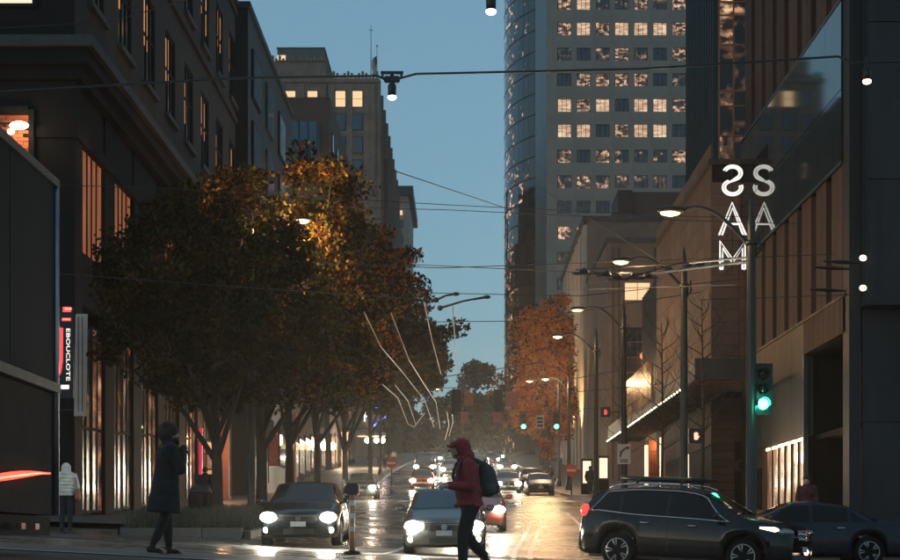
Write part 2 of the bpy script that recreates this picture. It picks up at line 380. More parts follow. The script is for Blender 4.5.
for k in range(ny):
    for j in range(2):
        y = py_[k]+1.2+.95+j*1.85; z = G(AX, y)+.2
        wo = link('shop_window', s1, A, (AX-.1, y, z), world=True)
        link('pane', pane_mesh(1.75, 6.6, M['pane_shop'] if (k*2+j) % 4 == 1 else M['pane_shop_dim'], -.03), wo)
for i, (y, zg_) in enumerate(((63.1, 4.3), (69.3, 4.75))):   # two green glowing ovals behind the shop glass
    b = MB(); b.ball((AX-.2, y, zg_), .16, 1, 3.2, 1.0)
    b.build('green_oval', emit('green glow behind glass', (.03,.8,.45), .6), A, world=True)
# orange lit brick recess with two wall lamps, and the lit window above, on the cross-street side
o = at(30, 160, A0-.02); xr = o.x; zr = o.z
b = MB(); b.box(-22, xr, A0-.10, A0-.04, 12.2, 14.3+.1); b.build('brick_recess', M['brick_lit'], A, world=True)
nb = MB(); nb.box(0, .36, -.03, 0, 0, .11); nb = nb.mesh('brick', M['brick_lit'])
for r in range(17):
    for c in range(5):
        link('brick', nb, A, (xr-.38-c*.39-(.19 if r % 2 else 0), A0-.101-.01*random.random(), 12.22+r*.125), world=True)
b = MB(); b.box(xr, xr+.18, A0-.25, A0-.012, 12.0, 14.5); b.box(-22, xr, A0-.3, A0-.07, 14.36, 14.6); b.box(-22, xr, A0-.3, A0-.07, 11.9, 12.15); b.build('recess_frame', M['frame_dark'], A, world=True)
tw = at(33, 4, A0); b = MB(); b.box(-22, tw.x, A0-.08, A0-.04, tw.z, tw.z+2.6); b.build('lit_window', M['warm_white'], A, world=True)
b = MB(); b.box(tw.x, tw.x+.12, A0-.12, A0-.01, tw.z-.1, tw.z+2.7); b.box(-22, tw.x, A0-.12, A0-.052, tw.z-.14, tw.z-.01); b.build('window_frame', M['frame_dark'], A, world=True)
b = MB(); b.box(xr-1.35, xr-.2, A0-.55, A0-.45, 13.93, 13.99); b.tube([(xr-.8, A0-.06, 13.96), (xr-.8, A0-.5, 13.96)], .03); b.build('lamp_bracket', M['black_metal'], A, world=True)
for px, py, r in ((19, 125.5, .17), (11, 131.5, .12)):
    p = at(px, py, A0-.6); b = MB(); b.ball(p, r, 1.9 if r > .15 else 1, 1, .8); b.build('lamp_globe', emit('wall lamp globe', (1,.70,.40), 14), A, smooth=True, world=True)
def point(name, loc, energy, col=(1,.62,.3), r=.08, spot=None, rot=None, blend=.6, parent=None):
    d = bpy.data.lights.new(name, 'SPOT' if spot else 'POINT'); d.energy = energy; d.color = col; d.shadow_soft_size = r
    if spot: d.spot_size = spot; d.spot_blend = blend
    o_ = bpy.data.objects.new(name, d); COL.objects.link(o_); o_.location = loc
    if rot: o_.rotation_euler = rot
    return o_
point('wall_lamp_light', at(19, 126, A0-1.0), 32, (1,.5,.22))

# ------------------------------------------------------------------ building B: dark slab beyond it
BX = -12.4; B0, B1 = 98.5, 124
B = empty('dark_building', (BX-6, 110, G(BX, 110)), label='near-black slab building with one tall framed bay, just past the dark corner building', cat='building')
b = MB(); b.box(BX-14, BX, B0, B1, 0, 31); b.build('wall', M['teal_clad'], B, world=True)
b = MB(); b.box(BX-14.1, BX+.15, B0-.15, B1+.1, 31, 31.35); b.build('parapet', M['cornice'], B, world=True)
for k in range(3):
    for f in range(6):
        b = MB(); y = B0+3.5+k*7.2; z = 5.2+f*4.2
        b.box(0, .12, -1.9, 1.9, 0, 2.9); me = b.mesh('window', M['cornice'] if k == 1 else M['frame_dark'])
        wo = link('window', me, B, (BX, y, z), world=True); pb = MB(); pb.box(.121, .14, -1.7, 1.7, .15, 2.75); link('pane', pb.mesh('pane', M['pane_sky'] if k == 1 else M['pane_off']), wo)

# generic street wall with window grid and shop fronts, facing the street (normal +x or -x) and a camera-facing end wall
def block(name, label, cat, X, Y0, Y1, ztop, m, wcols, floor=3.6, z0=None, wsz=(1.5, 1.9), side=-1, depth=20, lit=.15, front=True, parapet=True, fw=None, shop=True, pier=None, lab=None):
    """side=-1: building stands left of the street (street face looks +x)"""
    s = -side; xin = X-s*depth; zb = G(X, Y0)-1; z0 = z0 if z0 else G(X, (Y0+Y1)/2)+5.5
    E = empty(name, (X-s*depth/2, (Y0+Y1)/2, zb+1), label=label, cat=cat)
    b = MB(); b.box(min(X, xin), max(X, xin), Y0, Y1, zb, ztop); b.build('wall', m, E, world=True)
    if parapet: b = MB(); b.box(min(X, xin)-.15, max(X, xin)+.15, Y0-.15, Y1+.15, ztop, ztop+.5); b.build('parapet', m, E, world=True)
    wmesh = MB(); wmesh.box(0, .1, -wsz[0]/2, wsz[0]/2, 0, wsz[1]); wmesh = wmesh.mesh('window', M['frame_dark'])
    pms = {}
    for k_ in ('pane_off', 'pane_office', 'pane_sky', 'pane_dim'):
        q = MB(); q.box(.101, .12, -wsz[0]/2+.12, -.04, .12, wsz[1]-.1); q.box(.101, .12, .04, wsz[0]/2-.12, .12, wsz[1]-.1); pms[k_] = q.mesh('pane', M[k_])
    nz = int((ztop-z0-.6)/floor)
    for f in range(nz):
        for c in range(wcols):
            y = Y0+(c+.5)*(Y1-Y0)/wcols
            wo = link('window', wmesh, E, (X, y, z0+f*floor), (0, 0, 0 if s > 0 else PI), world=True)
            link('pane', pms['pane_office' if random.random() < lit else random.choice(['pane_off', 'pane_dim'])], wo)
        if front and fw:
            for c in range(fw[1]):
                x = X-s*(fw[0]*(c+.6))
                wo = link('window', wmesh, E, (x, Y0, z0+f*floor), (0, 0, -PI/2), world=True)
                link('pane', pms['pane_office' if random.random() < lit else random.choice(['pane_off', 'pane_sky', 'pane_dim'])], wo)
    if shop:
        n = max(2, int((Y1-Y0)/5))
        for c in range(n):
            y = Y0+(c+.5)*(Y1-Y0)/n; hw = (Y1-Y0)/n/2-.45; zg = G(X, y)+.2
            q = MB(); q.box(0, .12, -hw, hw, 0, 3.4); wo = link('shop_front', q.mesh('shop_front', M['frame_dark']), E, (X, y, zg), (0, 0, 0 if s > 0 else PI), world=True)
            q = MB(); q.box(.121, .14, -hw+.1, -.05, .5, 3.2); q.box(.121, .14, .05, hw-.1, .5, 3.2); link('pane', q.mesh('pane', M[random.choice(['pane_shop', 'pane_shop_dim', 'pane_shop', 'pane_shop_dim', 'pane_shop_dim'])]), wo)
    return E
block('low_building', 'low cream shop building behind the street trees on the left', 'building', -13.2, 126, 163, 19, M['brown_plain'], 8, lit=.3, fw=(2.6, 2))
# D : glassy teal building with a stone corner pier in front of the ornate tower
DX = -13.0
D_ = block('stone_building', 'brown grey stone building with a teal glazed top floor, below the ornate buff tower', 'building', DX, 167, 205, 43.8, M['brown_plain'], 6, lit=.1, fw=None, parapet=False)
b = MB(); b.box(DX-7.5, DX-1.0, 166.5, 166.99, 37.5, 41.3); b.build('glazed_band', M['pane_sky'], D_, world=True)
for k in range(8): b = MB(); b.box(DX-7.5+k*.9, DX-7.42+k*.9, 166.4, 166.5, 37.5, 41.3); b.build('mullion', M['frame_dark'], D_, world=True)
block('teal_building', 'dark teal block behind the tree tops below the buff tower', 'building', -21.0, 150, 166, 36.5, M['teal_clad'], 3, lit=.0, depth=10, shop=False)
# C : ornate buff stone tower
C0 = 263; CXr = -13.0; cs = 6.464
E = empty('stone_tower', (-22, C0+20, 13), label='ornate buff stone tower with carved parapet and four lit top windows', cat='building')
zt = (543-77)/cs
b = MB(); b.box(-32, CXr, C0, 345, 8, zt-.3); b.build('wall', M['beige_stone'], E, world=True)
b = MB(); b.box(-30.2, -21.2, C0+2, 290, zt, (543-58)/cs); b.build('penthouse_base', M['beige_stone'], E, world=True)
b = MB(); b.box(-29.0, -21.6, C0+4, 288, (543-58)/cs, (543-41)/cs); b.build('penthouse', M['green_clad'], E, world=True)
b = MB(); b.box(-29.1, -21.5, C0+3.9, 288.1, (543-41)/cs, (543-40)/cs); b.build('penthouse_roof', M['roof_dark'], E, world=True)
b = MB(); b.box(-29.0, -27.6, C0+3.9, C0+3.98, (543-53)/cs, (543-48)/cs); b.build('penthouse_window', M['warm_plain'], E, world=True)
cr = MB()
for k in range(34):     # carved crenellated parapet
    x = -31.6+k*.56; h = .9+.5*math.sin(k*PI/2)
    cr.box(x-.18, x+.18, C0-.3, C0+.3, zt-.3, zt+h*.6)
cr.box(-32.2, CXr+.3, C0-.35, C0+.4, zt-.9, zt-.3); cr.build('parapet', M['beige_stone'], E, world=True, kind='stuff')
cr = MB()
for k in range(17):
    x = -30+k*.54; cr.box(x-.17, x+.17, C0+1.6, C0+2.1, (543-58)/cs, (543-58)/cs+.4+.45*(k % 2))
cr.build('upper_parapet', M['beige_stone'], E, world=True, kind='stuff')
cols = [(283.0, 'b'), (290.5, 'w'), (312.5, 'w'), (341, 'w'), (358, 'w')]
pil = [281, 301.5, 323.5, 331.5, 349.5, 366.5, 372.5]
for px in pil:
    x = (px-VX)/cs; b = MB(); b.box(x-.45, x+.45, C0-.35, C0-.01, 8, zt-1.2); b.build('pilaster', M['beige_stone'], E, world=True)
wmm = MB(); wmm.box(-.85, .85, -.12, 0, 0, 2.6); wmm = wmm.mesh('window', M['frame_dark'])
pl = {}
for k_, mm in (('lit', 'warm_plain'), ('off', 'pane_sky'), ('dim', 'pane_off')):
    q = MB(); q.box(-.75, .75, -.14, -.121, 1.32, 2.5); q.box(-.75, .75, -.14, -.121, .1, 1.26); pl[k_] = q.mesh('pane', M[mm])
for px in (290.5, 312.5, 340.5, 357.5, 272):
    x = (px-VX)/cs
    for f in range(13):
        z = (543-107.5)/cs - f*3.55
        wo = link('window', wmm, E, (x, C0, z), world=True); wo.scale = (1, 1, 1)
        link('pane', pl['lit' if f == 0 and px > 280 else ('off' if f < 5 else random.choice(['off', 'dim']))], wo)
        q = MB()
for f in range(12):
    for k in range(9):
        y = C0+5+k*9; z = (543-107.5)/cs-f*3.55
        wo = link('window', wmm, E, (CXr, y, z), (0, 0, PI/2), world=True); link('pane', pl['dim'], wo)
for k in range(10):
    y = C0+.6+k*9; b = MB(); b.box(CXr, CXr+.4, y-.6, y+.6, 8, zt-.5); b.build('side_pilaster', M['beige_stone'], E, world=True)
b = MB(); b.box(CXr+.01, CXr+.9, C0+14, 345, 8, zt-9.5); b.build('side_bay', M['brown_plain'], E, world=True)
# roof mast and flag
p = at(371, 77, C0+3); q = MB(); q.tube([(p.x, p.y, p.z-1.5), (p.x, p.y, p.z+8.1)], [.09, .04], 6); q.box(p.x-.35, p.x+.35, p.y-.03, p.y+.03, p.z+7.3, p.z+7.38)
mst = q.build('roof_mast', M['black_metal']); tag(mst, 'thin bare radio mast on the roof of the buff stone tower', 'mast')
p = at(377, 77, C0+3); FP = empty('flag_pole', (p.x, p.y, p.z-1.4), label='flagpole with a limp striped flag on the buff stone tower', cat='flagpole')
q = MB(); q.tube([(0, 0, 0), (0, 0, 6.2)], [.09, .05], 6); q.ball((0, 0, 6.25), .16); q.build('pole', M['steel'], FP)
P = np.array([[(-.05-.75*u_*(1-.35*v_)+.12*math.sin(9*u_+5*v_), .12*math.sin(8*u_+3*v_), 4.7-2.9*v_-.5*u_) for u_ in np.linspace(0, 1, 9)] for v_ in np.linspace(0, 1, 12)])
fm = bpy.data.materials.new('striped flag cloth'); fm.use_nodes = True; n_ = fm.node_tree
wv = n_.nodes.new('ShaderNodeTexWave'); wv.bands_direction = 'X'; wv.inputs['Scale'].default_value = 1.4; n_.links.new(coords(n_, 'Object'), wv.inputs[0])
rr = ramp(n_, wv.outputs[0], [(.45, (.35,.03,.04)), (.55, (.5,.5,.5))]); n_.links.new(rr.outputs[0], n_.nodes['Principled BSDF'].inputs['Base Color'])
link('flag', grid_mesh('flag', P, fm), FP)
Pc = np.array([[(-.06-.34*u_, -.02+.12*math.sin(8*u_+3*v_)-.03, 4.7-1.3*v_-.3*u_) for u_ in np.linspace(0, 1, 4)] for v_ in np.linspace(0, 1, 4)])
link('canton', grid_mesh('canton', Pc, mat('navy cloth', (.02,.03,.12), .8)), FP)
# far left: small pale block with glassy crown
FB = block('far_block', 'small pale block with a glassy top floor, far down the left side', 'building', -12.6, 400, 440, (543-196)/4.25, M['beige'], 5, lit=.1, depth=14, fw=(3.2, 3), parapet=False)
zz = (543-196)/4.25; b = MB(); b.box(-26.5, -11.5, 399, 441, zz, zz+2.2); b.build('crown', M['teal_clad'], FB, world=True)
b = MB(); b.box(-22, -14, 398.9, 399.9, zz-4.5, zz-3.6); b.build('lit_strip', M['warm_plain'], FB, world=True)
block('far_terrace', 'plain brown terrace beyond the ornate tower on the left side of the street', 'building', -13.2, 346, 398, 62, M['brown_plain'], 9, lit=.1)

# ------------------------------------------------------------------ right side
# beige office tower
T0 = 246; ts = F/T0
T = empty('office_tower', (26, T0+20, 11.5), label='tall pale office tower with a grid of square windows, many of them lit', cat='building')
xl = (549-VX)/ts; ztop = 92
b = MB(); b.box(xl, 46, T0+.35, T0+40, 8, ztop); b.build('core', M['frame_dark'], T, world=True)
cx = [(564.5-VX)/ts+k*2.765 for k in range(12)]
ztops = [(543-22.4)/ts+3.69*j for j in range(-14, 5)]
spm = MB(); spm.box(-1.375, 1.375, 0, .36, .008, 1.84); spm = spm.mesh('spandrel_panel', M['beige'])
pim = MB(); pim.box(-.39, .39, 0, .36, .0, 1.84); pim = pim.mesh('pier_panel', M['beige'])
wfm = MB(); 
wfm.box(-.98, -.93, 0, .1, 0, 1.83); wfm.box(.93, .98, 0, .1, 0, 1.83); wfm.box(-.35, -.29, 0, .1, 0, 1.83); wfm.box(.29, .35, 0, .1, 0, 1.83); wfm = wfm.mesh('window', M['frame_dark'])
pk = {}
for k_ in ('pane_office', 'pane_office_b', 'pane_dim', 'pane_off'):
    q = MB(); q.box(-.98, .98, .06, .1, 0, 1.83); pk[k_] = q.mesh('pane', M[k_])
bright_rows = {11: .7, 10: .5, 14: .35}
for j, zt_ in enumerate(ztops):
    for i, x in enumerate(cx):
        if i > 7 and j < 20: 
            continue
        link('spandrel_panel', spm, T, (x, T0, zt_), world=True)
        link('pier_panel', pim, T, (x+1.3825, T0+.004, zt_-1.84), world=True)
        wo = link('window', wfm, T, (x, T0+.18, zt_-1.84), world=True)
        r = random.random(); pb_ = bright_rows.get(j, .04)
        k_ = 'pane_office_b' if r < pb_ else ('pane_office' if r < pb_+.27 else ('pane_dim' if r < .82 else 'pane_off'))
        if j < 4: k_ = 'pane_office_b' if i < 2 else 'pane_off'
        link('pane', pk[k_], wo)
b = MB(); b.box(xl-.35, cx[0]-1.05, T0-.02, T0+.4, 8, ztop); b.build('corner_pier', M['beige'], T, world=True)
b = MB(); b.box(xl-.36, xl-.01, T0+.41, T0+38, 8, ztop); b.build('side_wall', M['fin'], T, world=True)
# curved dark glass tower
GC = Vector((42.3, 331, 0)); GR = 34.0
GT = empty('glass_tower', (24, 322, 17), label='tall curved tower of dark blue glass, edge on to the street', cat='building')
b = MB(); b.lathe([(GR-.4, 14), (GR-.4, 125)], 64, GC); b.build('core', M['frame_dark'], GT, world=True)
angs = np.linspace(math.radians(180-34), math.radians(180+48), 24)
gpm = MB(); wdt = GR*(angs[1]-angs[0]); gpm.box(0, .15, -wdt/2+.05, wdt/2-.05, .12, 3.75)
gp = {}
for k_, mm in (('sky', 'pane_sky'), ('dim', 'pane_glass_dim'), ('off', 'pane_off')):
    if mm == 'pane_glass_dim':
        M[mm] = lit_window('tower glass with scattered lamps', [(.58,(0,0,0)), (.64,(.5,.25,.12)), (.72,(1,.75,.5))], .9, (.6,.6,1.0), .06, (.01,.03,.045))
    bm2 = gpm.bm.copy(); me = bpy.data.meshes.new('glass_panel'); bmesh.ops.recalc_face_normals(bm2, faces=bm2.faces); bm2.to_mesh(me); bm2.free(); me.materials.append(M[mm]); gp[k_] = me
for f in range(28):
    for k, a in enumerate(angs):
        if k < 7 or k > 22: continue
        z = 17+f*3.87
        kk = 'sky' if k < 11 or k in (15, 16) else ('dim' if k in (11, 12, 13, 14) or k > 20 else 'off')
        if k in (15, 16, 17, 18) and random.random() < .12: kk = 'dim'
        link('glass_panel', gp[kk], GT, (GC.x+(GR-.1)*math.cos(a), GC.y+(GR-.1)*math.sin(a), z), (0, -.045 if k < 10 else 0, a), world=True)
b = MB()
for f in range(29): b.lathe([(GR+.12, 16.85+f*3.87), (GR+.12, 17.05+f*3.87)], 64, GC)
b.build('floor_band', M['teal_clad'], GT, world=True)

# SAM block: sandstone, sign wall faces the camera
SX = 10.7; S0, S1 = 73.0, 93.5; ST = 16.25
S = empty('museum_block', (SX+6, 83, G(SX, 83)), label='brown sandstone block with stone panel joints, behind the white letters S A M', cat='building')
b = MB(); b.box(SX+.06, SX+16, S0+.06, S1, G(SX, 73)-1, ST-.02); b.build('wall', M['frame_dark'], S, world=True)
pf = MB(); pf.box(.012, 1.188, 0, .056, .01, .49); pf = pf.mesh('stone_panel', M['sandstone'])
psd = MB(); psd.box(0, .056, .012, 2.038, .012, .988); psd = psd.mesh('stone_panel', M['sandstone'])
nr = 20
for r in range(20):
    for c in range(3):
        if 7.0+r*.5 < ST-.4: link('stone_panel', pf, S, (SX+c*1.2, S0, 6.9+r*.5-.4), world=True)
for r in range(14):
    for c in range(10):
        if r >= 1: link('stone_panel', psd, S, (SX, S0+.06+c*2.04, 3.2+r*1.0-.0), world=True)
b = MB(); b.box(SX-.12, SX+16, S0-.1, S1+.1, ST, ST+.22); b.build('coping', M['brown_plain'], S, world=True)
# lower part of the sign wall: dark reddish strip boards
sl = MB(); sl.box(0, 3.6, 0, .05, 0, .30); sl = sl.mesh('board', M['sandstone2'])
for r in range(14): link('board', sl, S, (SX, S0-.01, G(SX, S0)+.2+r*.33), world=True)
b = MB(); b.box(SX+1.0, SX+2.9, S0-.1, S0-.02, G(SX, S0)+.1, G(SX, S0)+2.9); b.build('doorway', M['frame_dark'], S, world=True)
rg = MB(); rg.lathe([(.26, -.02), (.26, .02), (.20, .02), (.20, -.02)], 20, (0, 0, 0), 'y'); ro = rg.build('ring_sign', M['brown_plain'], S); ro.matrix_parent_inverse = Matrix.Translation(S.location).inverted(); ro.location = (at(741, 465, S0-.2))
# canopy over the museum sidewalk with a lit edge
CN = empty('entrance_canopy', (9.8, 82, 6.1), label='long dark entrance canopy over the right sidewalk, edged with small white lights', cat='canopy')
b = MB(); b.box(8.75, SX-.01, 63.9, 102, 6.15, 6.95); b.build('fascia', M['grey_panel'], CN, world=True)
cb = MB(); cb.box(0, 1.9, 0, .5, -.05, 0); cb = cb.mesh('soffit_slat', M['brown_plain'])
for k in range(48): link('soffit_slat', cb, CN, (8.78, 64+k*.8, 6.14), world=True)
bl = MB(); bl.ball((0, 0, 0), .035, seg=6); bl = bl.mesh('edge_bulb', emit('small white bulb', (1,.85,.6), 14))
for k in range(40): link('edge_bulb', bl, CN, (8.7, 66+k*.92, 6.1), world=True)
b = MB(); b.box(8.66, 8.74, 78, 90, 6.6, 8.5); b.build('backlit_panel', lit_window('gold backlit glass', [(.4,(.05,.02,.008)), (.6,(.3,.13,.04)), (.75,(.9,.5,.2))], .55, (.6,.6,.6)), CN, world=True)
# uplit wood-clad piers of the lobby
for i, (y, wd) in enumerate(((97, 1.0), (90, 1.05), (80.5, 1.0))):
    Pq = at((649, 664.5, 690)[i], 450, y); z = G(9, y)+.15
    pr = empty('lobby_pier', (Pq.x+wd/2, y, z), label=('orange wood-clad pier under the canopy, the farthest and leftmost of three', 'orange wood-clad pier under the canopy, the middle of three', 'orange wood-clad pier under the canopy, nearest the museum corner')[i], cat='pillar', group='uplit wood piers under the canopy')
    b = MB(); b.box(-wd/2, wd/2, .06, .7, 0, 5.9-z); b.build('core', M['brown_plain'], pr)
    bd = MB(); bd.box(-wd/2, wd/2, 0, .06, .01, .62); bd = bd.mesh('board', M['wood'])
    for k in range(7):
        if z+k*.64+.6 < 5.9: link('board', bd, pr, (0, 0, k*.64))
    b = MB(); b.box(-wd/2-.22, -wd/2-.03, .1, .3, 0, 5.6-z); b.build('light_strip', emit('pier edge light', (1,.72,.48), 1.3), pr)
    point('pier_light', (Pq.x+wd/2, y-.7, 5.6), 60, (1,.45,.16), .1)
# glass-fin section of the street wall
Q = empty('fin_building', (19, 102, G(12, 100)), label='low building with closely spaced dark metal fins beyond the sandstone block', cat='building')
b = MB(); b.box(12.1, 26, 94, 112, G(12, 94)-1, 16.2); b.build('wall', M['brown_plain'], Q, world=True)
fm_ = MB(); fm_.box(-.3, 0, -.07, .07, 0, 9.0); fm_ = fm_.mesh('fin', M['fin'])
for k in range(18): link('fin', fm_, Q, (12.1, 94.6+k*.98, 7.1), world=True)
# fin tower above the block
FT = empty('fin_tower', (20, 86, 16.4), label='tall blue-grey tower with vertical metal fins and a copper-framed glass corner bay', cat='building')
b = MB(); b.box(12.1, 26, 80.1, 89.8, 16.5, 48); b.build('wall', M['pane_sky'], FT, world=True)
ft = MB(); ft.box(-.28, 0, -.06, .06, 0, 31.4); ft = ft.mesh('fin', M['fin'])
for k in range(13): link('fin', ft, FT, (12.1, 80.15+k*.8, 16.55), world=True)
xs_ = [(719-VX)/F*80, (733.5-VX)/F*80, (748-VX)/F*80]
cop = mat('copper window frame', (.42,.2,.13), .5, .3, .15)
for x in xs_: b = MB(); b.box(x-.04, x+.04, 79.95, 80.05, 16.5, 48); b.build('mullion', cop, FT, world=True)
for py in (-18, 2, 15.5, 45, 91, 106, 136, 160):
    z = (543-py)/F*80; b = MB(); b.box(xs_[0]+.041, xs_[2]+1, 79.96, 80.04, z-.035, z+.035); b.build('transom', cop, FT, world=True)
gpy = [-18, 2, 15.5, 45, 91, 106, 136, 160]
for a_, b_ in zip(gpy[:-1], gpy[1:]):
    for i in range(2):
        q = MB(); z0_, z1_ = (543-b_)/F*80+.04, (543-a_)/F*80-.04; q.box(xs_[i]+.04, xs_[i+1]-.04, 80.02, 80.09, z0_, z1_)
        q.build('pane', M['pane_dim'] if b_ > 80 or i else M['pane_office'], FT, world=True)


# near right building: street face X=RX, Y 52.6..72.9
RX = 12.0; R0, R1 = 52.7, 72.9
R = empty('glass_banded_building', (RX+8, 63, G(RX, 60)), label='dark building at the right with a mirror glass band and glowing lobby front', cat='building')
b = MB(); b.box(RX+.35, RX+18, R0+.1, R1, 6.6, 45); b.box(RX+.35, RX+18, 59.9, R1, G(RX, 52)-1, 6.6); b.box(RX+2.2, RX+18, R0+.1, 59.9, G(RX, 52)-1, 6.6)
b.build('core', M['frame_dark'], R, world=True)
# mirror glass band, panes with thin joints
gy = np.linspace(53.6, R1, 9)
for i in range(8):
    for (za, zb) in ((12.05, 14.3), (14.33, 17.1)):
        q = MB(); q.box(RX-.05, RX+.0, gy[i]+.008, gy[i+1]-.008, za, zb); q.build('glass_pane', M['mirror_glass'], R, world=True)
b = MB(); b.box(RX, RX+.34, 53.6, R1, 12.02, 17.15); b.build('glass_backing', M['frame_dark'], R, world=True)
b = MB(); b.box(RX-.08, RX+.02, 53.5, R1+.02, 17.11, 17.2); b.box(RX-.08, RX+.02, 53.5, R1+.02, 11.93, 12.04); b.build('glass_rail', M['fin'], R, world=True)
for k, (py, h, pxs) in enumerate(((105, 10, (782, 790, 797, 804)), (183, 6, (786, 791, 797)))):
    pass
# brown panel fields above and below, with dark slot windows between
def panels(z0, z1, segs, m1='sandstone2', split=None):
    pw = (R1-53.6)/segs
    for k in range(segs):
        ya, yb = 53.6+k*pw, 53.6+(k+1)*pw; slot = (k % 3 == 2)
        zz_ = np.linspace(z0, z1, (split or 1)+1)
        for a_, b_ in zip(zz_[:-1], zz_[1:]):
            q = MB()
            if slot: q.box(RX+.22, RX+.34, ya, yb, a_, b_); q.build('slot_window', M['pane_sky'], R, world=True)
            else: q.box(RX, RX+.34, ya+.015, yb-.015, a_+.01, b_-.01); q.build('wall_panel', M[m1], R, world=True)
panels(7.85, 11.92, 24); panels(17.2, 30, 24, split=3)
q = MB(); q.box(RX-.03, RX+.3, 53.2, R1, 7.74, 7.84); q.build('ledge', M['dark_panel'], R, world=True)
gk = np.linspace(59.7, R1, 7)
for i in range(6): q = MB(); q.box(RX, RX+.34, gk[i]+.008, gk[i+1]-.008, 3.8, 7.73); q.build('wall_panel', M['grey_panel'], R, world=True)
gk = np.linspace(53.2, 59.68, 9)
for i in range(8): q = MB(); q.box(RX, RX+.34, gk[i]+.02, gk[i+1]-.02, 6.62, 7.73); q.build('wall_panel', M['sandstone2'], R, world=True)
# lobby glass: tall bright panes and a door
zf = G(RX, 63)+.14
gk = np.linspace(59.75, 67.4, 7)
for i in range(6):
    q = MB(); q.box(RX+.06, RX+.3, gk[i], gk[i]+.07, zf-.1, 3.78); fr = q.build('lobby_mullion', M['frame_dark'], R, world=True)
    q = MB(); q.box(RX+.12, RX+.2, gk[i]+.07, gk[i+1], zf-.1, 3.78); q.build('lobby_pane', M['pane_shop_hot'], R, world=True)
    q = MB(); q.box(RX-.02, RX+.04, gk[i]+.25, gk[i]+.9, 3.62, 3.72); q.build('downlight', emit('lobby downlight', (1,.72,.45), 3), R, world=True)
q = MB(); q.box(RX-.02, RX+.3, 67.42, 70.2, zf-.1, 3.78); q.build('door_surround', M['brown_plain'], R, world=True)
q = MB(); q.box(RX-.06, RX-.021, 67.9, 69.1, zf-.1, 3.0); q.build('door', M['frame_dark'], R, world=True)
q = MB(); q.box(RX+.0, RX+.3, 70.25, R1, zf-.5, 3.78); q.build('wall_panel', M['dark_panel'], R, world=True)
point('lobby_light', (RX-.9, 62, 3.3), 55, (1,.6,.32), .2); point('lobby_light', (RX-.9, 65.5, 3.3), 45, (1,.6,.32), .2)
# recessed bay with vertical glass fins
cur = mat('bronze tinted curtain glass', (.13,.085,.05), .3, .2, .4, 1.2, stretch=(1,3,.1))
q = MB(); q.box(RX+2.05, RX+2.19, 52.9, 59.8, G(RX, 52)-.3, 6.55); q.build('bay_back', M['pane_shop_dim'], R, world=True)
for k in range(11):
    y = 53.3+k*.6; q = MB(); q.box(RX+1.6, RX+2.04, y, y+.28, G(RX, 52)-.2, 6.5); q.build('glass_fin', cur, R, world=True)
q = MB(); q.box(RX+.4, RX+2.2, 53.0, 59.6, 3.6, 3.78); q.build('transom', M['frame_dark'], R, world=True)
q = MB(); q.box(RX-.02, RX+.14, 59.62, 59.74, G(RX, 59)-.2, 6.6); q.build('corner_trim', M['fin'], R, world=True)
point('bay_light', (RX+1.0, 56.5, 3.0), 28, (1,.6,.3), .2)
# camera-facing front of dark panels
q = MB(); q.box(RX+.0, RX+.36, R0-.02, 53.55, G(RX, 52)-.5, 45); q.build('corner_column', M['teal_clad'], R, world=True)
fx = [RX+.4, RX+2.6, RX+5.2, RX+8]
for (za, zb) in ((-1, 3.74), (3.77, 7.25), (7.28, 11.1), (11.13, 15.9), (15.93, 20), (20.03, 30)):
    for i in range(3):
        q = MB(); q.box(fx[i]+.012, fx[i+1]-.012, R0-(.0 if zb < 7.3 else .8)-.0, R0+.09, za, zb); q.build('front_panel', M['dark_panel'], R, world=True)
q = MB(); q.box(RX+.37, RX+.39, R0-.8, R0, 7.3, 30); q.build('return_glass', M['mirror_glass'], R, world=True)
for py in (258, 288):
    p = at(863, py, R0-.9); q = MB(); q.ball(p, .09, 1.2, .6, 1); q.build('lamp_reflection', emit('painted lamp reflection', (1,.8,.5), 6), R, world=True, smooth=True)  # glowing balls stand in for lamps reflected in the return glass
q = MB(); q.box(RX+1.0, RX+6, R0-.12, R0-.01, .30, .36); q.build('base_trim', M['steel'], R, world=True)

# E2, F, E1 and setbacks beyond
E2 = empty('mid_brown_building', (20, 150, G(12, 141)), label='mid-height brown building with a tall dark gridded window and one bright square window above it', cat='building')
k2 = F/141
b = MB(); b.box(12.03, 30, 141, 163, 3, 24.9); b.build('wall', M['tan'], E2, world=True)
b = MB(); b.box(11.9, 30, 140.85, 163, 24.9, 25.3); b.build('parapet', M['cornice'], E2, world=True)
X = lambda px, kk: (px-VX)/kk
Z = lambda py, kk: (543-py)/kk
for i in range(2):
    q = MB(); q.box(X(625+12.7*i, k2), X(637+12.7*i, k2), 140.93, 140.99, Z(300, k2), Z(283, k2)); q.build('lit_window', M['warm_plain'], E2, world=True)
for i in range(2):
    for j in range(5):
        q = MB(); q.box(X(624.5+13*i, k2), X(636.7+13*i, k2), 140.9, 140.99, Z(403-15.2*j, k2)+.05, Z(403-15.2*(j+1), k2)-.05); q.build('window', M['pane_shop_dim'] if j < 3 else M['pane_off'], E2, world=True)
q = MB(); q.box(X(623.5, k2), X(651, k2), 140.86, 140.9, Z(404.5, k2), Z(403, k2)); q.build('sill', M['cornice'], E2, world=True)
for px in (612, 618, 654, 660): q = MB(); q.box(X(px, k2), X(px+1.4, k2), 140.8, 140.99, 4, 24.5); q.build('pilaster', M['cornice'], E2, world=True)
kf = F/164
FF = empty('floodlit_building', (20, 175, G(12, 164)), label='building with a floodlit cream side wall behind the orange tree', cat='building')
b = MB(); b.box(12.03, 30, 163.2, 200, 5, 30.9); b.build('wall', M['tan'], FF, world=True)
for k in range(7): q = MB(); q.box(11.7, 12.02, 163.4+k*5.2, 166.8+k*5.2, 5, 30.6); q.build('pier', M['cream'], FF, world=True)
